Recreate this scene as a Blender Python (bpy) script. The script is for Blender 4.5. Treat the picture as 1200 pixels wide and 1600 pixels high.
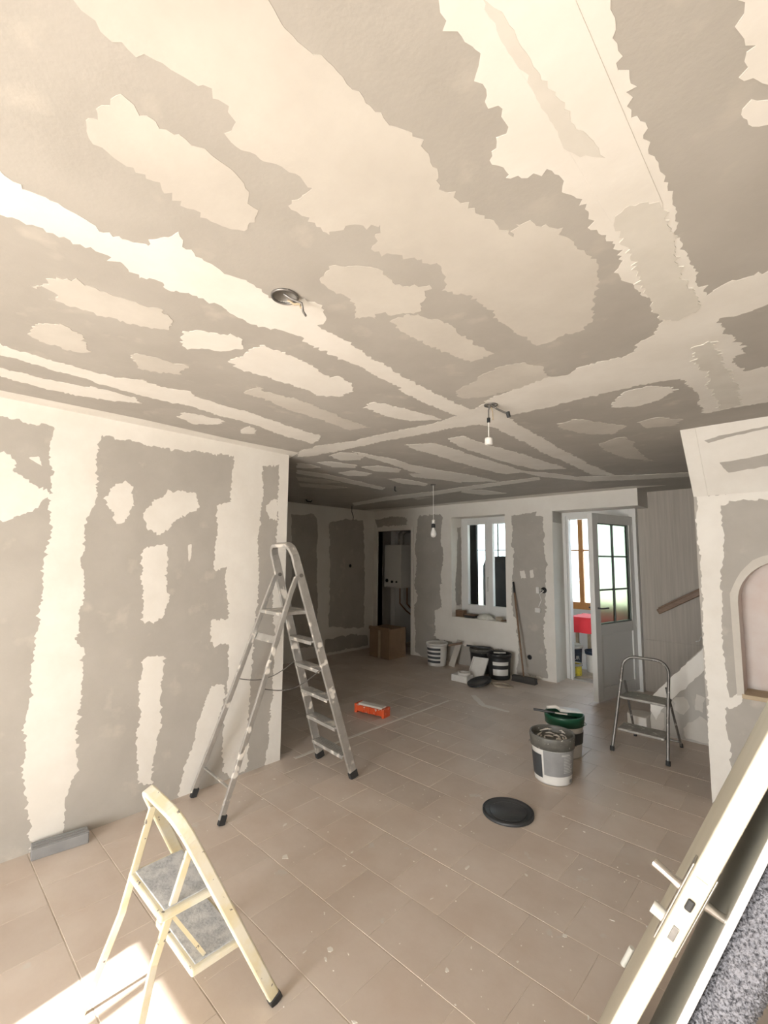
import bpy, bmesh, math, random
from mathutils import Matrix, Vector
from mathutils.geometry import delaunay_2d_cdt

for o in list(bpy.data.objects):
    bpy.data.objects.remove(o)
scene = bpy.context.scene
col = scene.collection
R = math.radians

# ------------------------------------------------------------------ camera
CAM_RIGHT = (0.727619, 0.685934, 0.008085)
CAM_UP = (0.063161, -0.078726, 0.994893)
CAM_FWD = (-0.683068, 0.723392, 0.100607)
FOCAL_PX = 711.128

EYE = Vector((0, 0, 1.6))
cam_data = bpy.data.cameras.new('camera')
cam_data.sensor_fit = 'VERTICAL'
cam_data.sensor_height = 24.0
cam_data.lens = FOCAL_PX * 24.0 / 1600.0
cam_data.clip_start = 0.02
cam = bpy.data.objects.new('camera', cam_data)
col.objects.link(cam)
cr, cu, cf = Vector(CAM_RIGHT), Vector(CAM_UP), Vector(CAM_FWD)
cam.matrix_world = Matrix(((cr.x, cu.x, -cf.x, EYE.x), (cr.y, cu.y, -cf.y, EYE.y), (cr.z, cu.z, -cf.z, EYE.z), (0, 0, 0, 1)))
scene.camera = cam

# ------------------------------------------------------------------ world, sun, exposure
world = bpy.data.worlds.new('sky')
scene.world = world
world.use_nodes = True
bg = world.node_tree.nodes['Background']
bg.inputs[0].default_value = (0.80, 0.90, 1.0, 1)
bg.inputs[1].default_value = 6.0

sun_data = bpy.data.lights.new('sun_offscreen', 'SUN')
sun_data.energy = 24.0
sun_data.color = (1.0, 0.965, 0.92)
sun_data.angle = R(0.35)
sun = bpy.data.objects.new('sun_offscreen', sun_data)
col.objects.link(sun)
sun.location = (-1, -6, 8)
sun.rotation_euler = Vector((-0.15, 1.0, -0.518)).to_track_quat('-Z', 'Y').to_euler()

def daylight(name, loc, facing, sx, sy, watts, colour):
    d = bpy.data.lights.new(name, 'AREA')
    d.shape = 'RECTANGLE'
    d.size, d.size_y = sx, sy
    d.energy = watts
    d.color = colour
    o = bpy.data.objects.new(name, d)
    col.objects.link(o)
    o.location = loc
    o.rotation_euler = Vector(facing).to_track_quat('-Z', 'Z').to_euler()
    return d

# daylight that enters through the open front doorway behind the camera
daylight('front_doorway_offscreen', (-0.85, -3.22, 1.08), (0, 1, 0.0), 1.45, 2.0, 175.0, (1.0, 0.975, 0.945))

scene.view_settings.view_transform = 'Standard'
scene.view_settings.look = 'None'
scene.view_settings.gamma = 1.0
scene.view_settings.use_curve_mapping = False
scene.view_settings.exposure = 0.22

# ------------------------------------------------------------------ helpers
random.seed(7)
H = 2.46

def lin(r, g, b):
    f = lambda c: (c / 255 / 12.92) if c / 255 <= 0.04045 else ((c / 255 + 0.055) / 1.055) ** 2.4
    return (f(r), f(g), f(b), 1)

def tag(o, label=None, cat=None, group=None, kind=None):
    if label: o['label'] = label
    if cat: o['category'] = cat
    if group: o['group'] = group
    if kind: o['kind'] = kind
    return o

class MB:
    def __init__(self):
        self.v, self.f, self.s = [], [], []
    def add(self, vs, fs, smooth=False):
        n = len(self.v)
        self.v += [tuple(p) for p in vs]
        self.f += [tuple(i + n for i in f) for f in fs]
        self.s += [smooth] * len(fs)
        return self
    def box(self, x0, x1, y0, y1, z0, z1, fr=None):
        vs = [Vector((x, y, z)) for z in (z0, z1) for y in (y0, y1) for x in (x0, x1)]
        if fr: vs = [fr(p) for p in vs]
        return self.add(vs, [(0, 2, 3, 1), (4, 5, 7, 6), (0, 1, 5, 4), (2, 6, 7, 3), (0, 4, 6, 2), (1, 3, 7, 5)])
    def bar(self, p, q, w, h, side=(1, 0, 0), w2=None, h2=None):
        p, q = Vector(p), Vector(q)
        d = (q - p).normalized()
        s = Vector(side); s = (s - d * s.dot(d)).normalized()
        t = d.cross(s)
        w2 = w if w2 is None else w2; h2 = h if h2 is None else h2
        vs = []
        for c, a, b in ((p, w, h), (q, w2, h2)):
            vs += [c - s * a / 2 - t * b / 2, c + s * a / 2 - t * b / 2, c + s * a / 2 + t * b / 2, c - s * a / 2 + t * b / 2]
        return self.add(vs, [(0, 3, 2, 1), (4, 5, 6, 7), (0, 1, 5, 4), (1, 2, 6, 5), (2, 3, 7, 6), (3, 0, 4, 7)])
    def tube(self, pts, r, n=10, closed=False, flat=1.0, up=(0, 0, 1)):
        pts = [Vector(p) for p in pts]
        m = len(pts); vs = []; ref = Vector(up)
        rr = r if isinstance(r, (list, tuple)) else [r] * m
        for i, p in enumerate(pts):
            a = pts[i - 1] if (i or closed) else p
            b = pts[(i + 1) % m] if (i < m - 1 or closed) else p
            d = (b - a).normalized()
            x = ref - d * ref.dot(d)
            if x.length < 1e-4: x = Vector((1, 0.1, 0)) - d * Vector((1, 0.1, 0)).dot(d)
            x.normalize(); y = d.cross(x); ref = x
            for k in range(n):
                t = 2 * math.pi * k / n
                vs.append(p + x * math.cos(t) * rr[i] + y * math.sin(t) * rr[i] * flat)
        fs = []
        for i in range(m if closed else m - 1):
            j = (i + 1) % m
            for k in range(n):
                l = (k + 1) % n
                fs.append((i * n + k, i * n + l, j * n + l, j * n + k))
        self.add(vs, fs, True)
        if not closed:
            self.add(vs[:n], [tuple(range(n))[::-1]]); self.add(vs[-n:], [tuple(range(n))])
        return self
    def ribbon(self, pts, w, h, side):
        """flat bar of section w (along side) x h swept along pts"""
        pts = [Vector(p) for p in pts]; s0 = Vector(side); vs = []
        m = len(pts)
        for i, p in enumerate(pts):
            d = (pts[min(i + 1, m - 1)] - pts[max(i - 1, 0)]).normalized()
            s = (s0 - d * s0.dot(d)).normalized(); t = d.cross(s)
            vs += [p - s * w / 2 - t * h / 2, p + s * w / 2 - t * h / 2, p + s * w / 2 + t * h / 2, p - s * w / 2 + t * h / 2]
        fs = [(0, 3, 2, 1), tuple(4 * (m - 1) + k for k in range(4))]
        for i in range(m - 1):
            for k in range(4):
                l = (k + 1) % 4
                fs.append((4 * i + k, 4 * i + l, 4 * i + 4 + l, 4 * i + 4 + k))
        return self.add(vs, fs)
    def lathe(self, prof, c=(0, 0, 0), n=32, fr=None, smooth=True):
        vs = []; c = Vector(c)
        for r, z in prof:
            for k in range(n):
                t = 2 * math.pi * k / n
                p = Vector((r * math.cos(t), r * math.sin(t), z))
                vs.append((fr(p) if fr else p) + c)
        fs = []
        for i in range(len(prof) - 1):
            for k in range(n):
                l = (k + 1) % n
                fs.append((i * n + k, i * n + l, (i + 1) * n + l, (i + 1) * n + k))
        return self.add(vs, fs, smooth)
    def prism(self, poly, f0, f1):
        """poly of 2-D points; f0 / f1 map a 2-D point to the two end faces"""
        n = len(poly)
        vs = [f0(a, b) for a, b in poly] + [f1(a, b) for a, b in poly]
        fs = [tuple(range(n))[::-1], tuple(range(n, 2 * n))]
        fs += [(i, (i + 1) % n, n + (i + 1) % n, n + i) for i in range(n)]
        return self.add(vs, fs)
    def arcband(self, c, r0, r1, z0, z1, a0, a1, n=16):
        """thin curved label on a (slightly conical) bucket: r0 at z0, r1 at z1"""
        vs = []
        for z, r in ((z0, r0), (z1, r1)):
            for k in range(n + 1):
                t = a0 + (a1 - a0) * k / n
                vs.append((c[0] + r * math.cos(t), c[1] + r * math.sin(t), c[2] + z))
        return self.add(vs, [(k, k + 1, n + 2 + k, n + 1 + k) for k in range(n)], True)
    def mesh(self, name, mat, origin=None, fix=True):
        me = bpy.data.meshes.new(name)
        me.from_pydata(self.v, [], self.f)
        if origin is not None:
            me.transform(Matrix.Translation(-Vector(origin)))
        me.polygons.foreach_set('use_smooth', self.s)
        if fix:
            bm = bmesh.new(); bm.from_mesh(me)
            bmesh.ops.recalc_face_normals(bm, faces=bm.faces)
            bm.to_mesh(me); bm.free()
        if mat: me.materials.append(mat)
        me.update()
        return me
    def build(self, name, mat, parent=None, bevel=0.0, fix=True, seg=2):
        root = parent
        org = Vector((0, 0, 0))
        while root is not None:
            org = org + Vector(root.location); root = root.parent
        me = self.mesh(name, mat, org, fix)
        o = bpy.data.objects.new(name, me)
        col.objects.link(o)
        o.parent = parent
        if bevel:
            m = o.modifiers.new('bevel', 'BEVEL'); m.width = bevel; m.segments = seg; m.limit_method = 'ANGLE'; m.angle_limit = R(40)
        return o

def thing(name, label, cat, loc, group=None):
    o = bpy.data.objects.new(name, None)
    o.empty_display_size = 0.1
    col.objects.link(o)
    o.location = loc
    return tag(o, label, cat, group)

def arc(c, r, a0, a1, n, u, v):
    c, u, v = Vector(c), Vector(u), Vector(v)
    return [c + u * r * math.cos(a0 + (a1 - a0) * i / n) + v * r * math.sin(a0 + (a1 - a0) * i / n) for i in range(n + 1)]

# ------------------------------------------------------------------ materials
def mat(name, base, rough=0.7, metal=0.0, vary=None, scale=6.0, detail=6.0, lo=0.35, hi=0.65, stretch=(1, 1, 1),
        bump=0.0, bump_scale=60.0, rnd=0.0, fleck=None, fleck_scale=25.0, fleck_at=0.62, fleck_w=0.04, spec=0.5):
    m = bpy.data.materials.new(name); m.use_nodes = True
    nt = m.node_tree; nd = nt.nodes; lk = nt.links
    b = nd['Principled BSDF']
    b.inputs['Roughness'].default_value = rough
    b.inputs['Metallic'].default_value = metal
    b.inputs['Specular IOR Level'].default_value = spec
    b.inputs['Base Color'].default_value = base
    geo = nd.new('ShaderNodeNewGeometry')
    mp = nd.new('ShaderNodeMapping'); mp.inputs['Scale'].default_value = stretch
    lk.new(geo.outputs['Position'], mp.inputs['Vector'])
    out = None
    if vary is not None:
        n = nd.new('ShaderNodeTexNoise'); n.inputs['Scale'].default_value = scale; n.inputs['Detail'].default_value = detail
        n.inputs['Roughness'].default_value = 0.62
        lk.new(mp.outputs[0], n.inputs['Vector'])
        rp = nd.new('ShaderNodeValToRGB')
        rp.color_ramp.elements[0].position = lo; rp.color_ramp.elements[0].color = base
        rp.color_ramp.elements[1].position = hi; rp.color_ramp.elements[1].color = vary
        lk.new(n.outputs['Fac'], rp.inputs['Fac']); out = rp.outputs['Color']
    if fleck is not None:
        n = nd.new('ShaderNodeTexNoise'); n.inputs['Scale'].default_value = fleck_scale; n.inputs['Detail'].default_value = 4
        lk.new(geo.outputs['Position'], n.inputs['Vector'])
        rp = nd.new('ShaderNodeValToRGB')
        rp.color_ramp.elements[0].position = fleck_at; rp.color_ramp.elements[0].color = (0, 0, 0, 1)
        rp.color_ramp.elements[1].position = fleck_at + fleck_w; rp.color_ramp.elements[1].color = (1, 1, 1, 1)
        lk.new(n.outputs['Fac'], rp.inputs['Fac'])
        mx = nd.new('ShaderNodeMix'); mx.data_type = 'RGBA'
        lk.new(rp.outputs['Color'], mx.inputs[0])
        if out: lk.new(out, mx.inputs[6])
        else: mx.inputs[6].default_value = base
        mx.inputs[7].default_value = fleck
        out = mx.outputs[2]
        if metal:
            mm = nd.new('ShaderNodeMath'); mm.operation = 'MULTIPLY_ADD'
            mm.inputs[1].default_value = -metal; mm.inputs[2].default_value = metal
            lk.new(rp.outputs['Color'], mm.inputs[0]); lk.new(mm.outputs[0], b.inputs['Metallic'])
    if rnd:
        oi = nd.new('ShaderNodeObjectInfo')
        hs = nd.new('ShaderNodeHueSaturation')
        mr = nd.new('ShaderNodeMapRange'); mr.inputs['To Min'].default_value = 1 - rnd; mr.inputs['To Max'].default_value = 1 + rnd
        lk.new(oi.outputs['Random'], mr.inputs['Value']); lk.new(mr.outputs[0], hs.inputs['Value'])
        if out: lk.new(out, hs.inputs['Color'])
        else: hs.inputs['Color'].default_value = base
        out = hs.outputs['Color']
    if out: lk.new(out, b.inputs['Base Color'])
    if bump:
        n = nd.new('ShaderNodeTexNoise'); n.inputs['Scale'].default_value = bump_scale; n.inputs['Detail'].default_value = 4
        lk.new(mp.outputs[0], n.inputs['Vector'])
        bp = nd.new('ShaderNodeBump'); bp.inputs['Strength'].default_value = bump; bp.inputs['Distance'].default_value = 0.004
        lk.new(n.outputs['Fac'], bp.inputs['Height']); lk.new(bp.outputs[0], b.inputs['Normal'])
    return m

PL = (0.79, 0.76, 0.705, 1)
M = {}
M['board'] = mat('bare_plasterboard', (0.40, 0.373, 0.333, 1), 0.9, vary=(0.445, 0.417, 0.375, 1), scale=3.5, detail=9, bump=0.10, bump_scale=90, fleck=(0.50, 0.465, 0.41, 1), fleck_scale=6.5, fleck_at=0.60, fleck_w=0.14)
M['C'] = mat('joint_compound', PL, 0.85, vary=(0.73, 0.695, 0.635, 1), scale=4, detail=8, bump=0.35, bump_scale=14)
M['T'] = mat('thin_filler', (0.54, 0.505, 0.45, 1), 0.85, vary=(0.615, 0.58, 0.52, 1), scale=3.2, detail=7, bump=0.25, bump_scale=18)
M['B'] = M['board']; M['S'] = mat('damp_filler', (0.63, 0.60, 0.54, 1), 0.85, vary=(0.70, 0.67, 0.61, 1), scale=5, detail=6)
M['plaster'] = mat('skimmed_wall', (0.79, 0.76, 0.705, 1), 0.88, vary=(0.73, 0.695, 0.635, 1), scale=2.2, detail=8, bump=0.3, bump_scale=16)
M['tile'] = mat('floor_tile', (0.54, 0.445, 0.37, 1), 0.40, vary=(0.625, 0.545, 0.475, 1), scale=3.0, detail=9, lo=0.3, hi=0.7, rnd=0.055, bump=0.12, bump_scale=40,
                fleck=(0.60, 0.55, 0.49, 1), fleck_scale=7, fleck_at=0.68)
M['grout'] = mat('grout', (0.70, 0.62, 0.52, 1), 0.9, vary=(0.40, 0.34, 0.28, 1), scale=5)
M['splat'] = mat('plaster_splash', (0.74, 0.70, 0.64, 1), 0.9)
M['paper'] = mat('stair_wallpaper', (0.40, 0.365, 0.32, 1), 0.9, vary=(0.47, 0.43, 0.38, 1), scale=9, detail=5, stretch=(5, 5, 0.15))
M['pvc'] = mat('white_pvc', (0.72, 0.72, 0.70, 1), 0.4)
M['alu'] = mat('aluminium', (0.56, 0.55, 0.53, 1), 0.42, 0.75, vary=(0.46, 0.45, 0.43, 1), scale=12, fleck=(0.66, 0.62, 0.56, 1), fleck_scale=14, fleck_at=0.58)
M['steel'] = mat('dull_steel_tube', (0.26, 0.25, 0.235, 1), 0.45, 0.7, vary=(0.20, 0.19, 0.18, 1), scale=20, fleck=(0.5, 0.48, 0.44, 1), fleck_scale=35, fleck_at=0.63)
M['chrome'] = mat('brushed_nickel', (0.62, 0.60, 0.57, 1), 0.22, 1.0)
M['cream'] = mat('cream_enamel', (0.64, 0.575, 0.39, 1), 0.45, vary=(0.66, 0.63, 0.53, 1), scale=9, lo=0.42, hi=0.58, fleck=(0.17, 0.15, 0.13, 1), fleck_scale=32, fleck_at=0.672, fleck_w=0.015)
M['tread'] = mat('plaster_smeared_tread', (0.31, 0.33, 0.36, 1), 0.85, vary=(0.54, 0.55, 0.57, 1), scale=110, detail=12, lo=0.30, hi=0.68, bump=0.3, bump_scale=120, fleck=(0.58, 0.59, 0.60, 1), fleck_scale=24, fleck_at=0.42, fleck_w=0.2)
M['treadgrey'] = mat('dusty_metal_tread', (0.25, 0.24, 0.22, 1), 0.6, 0.2, vary=(0.36, 0.34, 0.31, 1), scale=24, fleck=(0.6, 0.57, 0.52, 1), fleck_scale=22, fleck_at=0.62)
M['black'] = mat('black_plastic', (0.022, 0.023, 0.024, 1), 0.42)
M['blackdust'] = mat('dusty_black_plastic', (0.03, 0.032, 0.034, 1), 0.5, vary=(0.045, 0.047, 0.05, 1), scale=20, fleck=(0.6, 0.58, 0.55, 1), fleck_scale=45, fleck_at=0.72)
M['grime'] = mat('dark_smeared_plastic', (0.10, 0.098, 0.085, 1), 0.5, vary=(0.14, 0.135, 0.12, 1), scale=25, fleck=(0.55, 0.54, 0.50, 1), fleck_scale=40, fleck_at=0.66)
M['rubber'] = mat('rubber', (0.03, 0.03, 0.03, 1), 0.8)
M['green'] = mat('dark_green_plastic', (0.012, 0.085, 0.045, 1), 0.35)
M['white'] = mat('white_plastic', (0.72, 0.71, 0.68, 1), 0.45, vary=(0.66, 0.64, 0.60, 1), scale=10)
M['labelgrey'] = mat('grey_label', (0.23, 0.23, 0.23, 1), 0.5, vary=(0.28, 0.28, 0.28, 1), scale=8)
M['labeldark'] = mat('charcoal_label', (0.05, 0.055, 0.06, 1), 0.5)
M['print'] = mat('pale_print', (0.55, 0.55, 0.53, 1), 0.6)
M['navy'] = mat('navy_label', (0.03, 0.045, 0.075, 1), 0.5)
M['yellow'] = mat('yellow_label', (0.72, 0.60, 0.06, 1), 0.5, fleck=(0.25, 0.2, 0.05, 1), fleck_scale=60, fleck_at=0.6)
M['orange'] = mat('orange_plastic', (0.72, 0.105, 0.03, 1), 0.45, fleck=(0.75, 0.62, 0.55, 1), fleck_scale=38, fleck_at=0.62)
M['wood'] = mat('brown_wood', (0.16, 0.095, 0.055, 1), 0.5, vary=(0.22, 0.135, 0.08, 1), scale=10, stretch=(1, 6, 6))
M['pine'] = mat('orange_varnished_pine', (0.58, 0.27, 0.08, 1), 0.4, vary=(0.66, 0.34, 0.12, 1), scale=10, stretch=(8, 8, 1))
M['palewood'] = mat('pale_wood', (0.50, 0.40, 0.27, 1), 0.7, vary=(0.42, 0.33, 0.22, 1), scale=14)
M['card'] = mat('brown_cardboard', (0.30, 0.205, 0.13, 1), 0.9, vary=(0.26, 0.175, 0.11, 1), scale=7)
M['red'] = mat('red_cloth', (0.70, 0.035, 0.05, 1), 0.8)
M['pinkplaster'] = mat('pinkish_niche_plaster', (0.66, 0.56, 0.51, 1), 0.9, vary=(0.70, 0.64, 0.60, 1), scale=5)
M['doorface'] = mat('cream_door_paint', (0.64, 0.60, 0.48, 1), 0.42, vary=(0.70, 0.66, 0.54, 1), scale=3)
M['dooredge'] = mat('cream_door_edge_paint', (0.68, 0.60, 0.46, 1), 0.5, vary=(0.70, 0.64, 0.52, 1), scale=5)
M['whiteboard'] = mat('white_lacquered_board', (0.66, 0.65, 0.59, 1), 0.4)
M['rug'] = mat('grey_shaggy_carpet', (0.045, 0.045, 0.052, 1), 0.95, vary=(0.30, 0.30, 0.325, 1), scale=170, detail=3, lo=0.36, hi=0.58, bump=1.0, bump_scale=130)
M['boiler'] = mat('boiler_enamel', (0.80, 0.79, 0.76, 1), 0.35)
M['copper'] = mat('copper_pipe', (0.35, 0.17, 0.10, 1), 0.4, 0.6)
M['darkmetal'] = mat('dark_metal', (0.05, 0.05, 0.05, 1), 0.5, 0.3)
M['tarp'] = mat('dark_grey_tarpaulin', (0.05, 0.05, 0.055, 1), 0.6, vary=(0.08, 0.08, 0.085, 1), scale=8, bump=0.6, bump_scale=12)
M['shutter'] = mat('near_black_shutter', (0.02, 0.021, 0.022, 1), 0.6)
M['bristle'] = mat('dark_bristles', (0.06, 0.055, 0.05, 1), 0.9)
M['render'] = mat('white_veranda_render', (0.75, 0.75, 0.74, 1), 0.9)
M['pavement'] = mat('pale_terrace_paving', (0.52, 0.47, 0.40, 1), 0.9, vary=(0.45, 0.41, 0.35, 1), scale=2)
M['muntin'] = mat('grey_green_glazing_bar', (0.16, 0.18, 0.17, 1), 0.5)
M['cloth'] = mat('crumpled_white_plastic', (0.68, 0.67, 0.60, 1), 0.6)
M['beigecord'] = mat('beige_cord', (0.42, 0.36, 0.28, 1), 0.7)

def glass(name, frost, tint):
    m = bpy.data.materials.new(name); m.use_nodes = True
    nt = m.node_tree; nd = nt.nodes; lk = nt.links
    nd.remove(nd['Principled BSDF'])
    out = nd['Material Output']
    a = nd.new('ShaderNodeBsdfTransparent'); a.inputs[0].default_value = tint
    g = nd.new('ShaderNodeBsdfGlossy'); g.inputs['Roughness'].default_value = 0.02 if not frost else 0.3
    g.inputs[0].default_value = (0.9, 0.9, 0.9, 1)
    fr = nd.new('ShaderNodeFresnel'); fr.inputs[0].default_value = 1.3 if not frost else 1.1
    mx = nd.new('ShaderNodeMixShader')
    src = a.outputs[0]
    if frost:
        t = nd.new('ShaderNodeBsdfRefraction'); t.inputs[0].default_value = tint; t.inputs['Roughness'].default_value = 0.5; t.inputs['IOR'].default_value = 1.065
        m2 = nd.new('ShaderNodeMixShader'); m2.inputs[0].default_value = frost
        lk.new(a.outputs[0], m2.inputs[1]); lk.new(t.outputs[0], m2.inputs[2]); src = m2.outputs[0]
    lk.new(fr.outputs[0], mx.inputs[0]); lk.new(src, mx.inputs[1]); lk.new(g.outputs[0], mx.inputs[2])
    lk.new(mx.outputs[0], out.inputs[0])
    return m
M['glass'] = glass('clear_glass', 0.0, (0.95, 0.97, 0.96, 1))
M['frost'] = glass('frosted_glass', 0.95, (0.60, 0.66, 0.56, 1))
M['bulb'] = mat('bulb_glass', (0.78, 0.77, 0.74, 1), 0.12)

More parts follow.
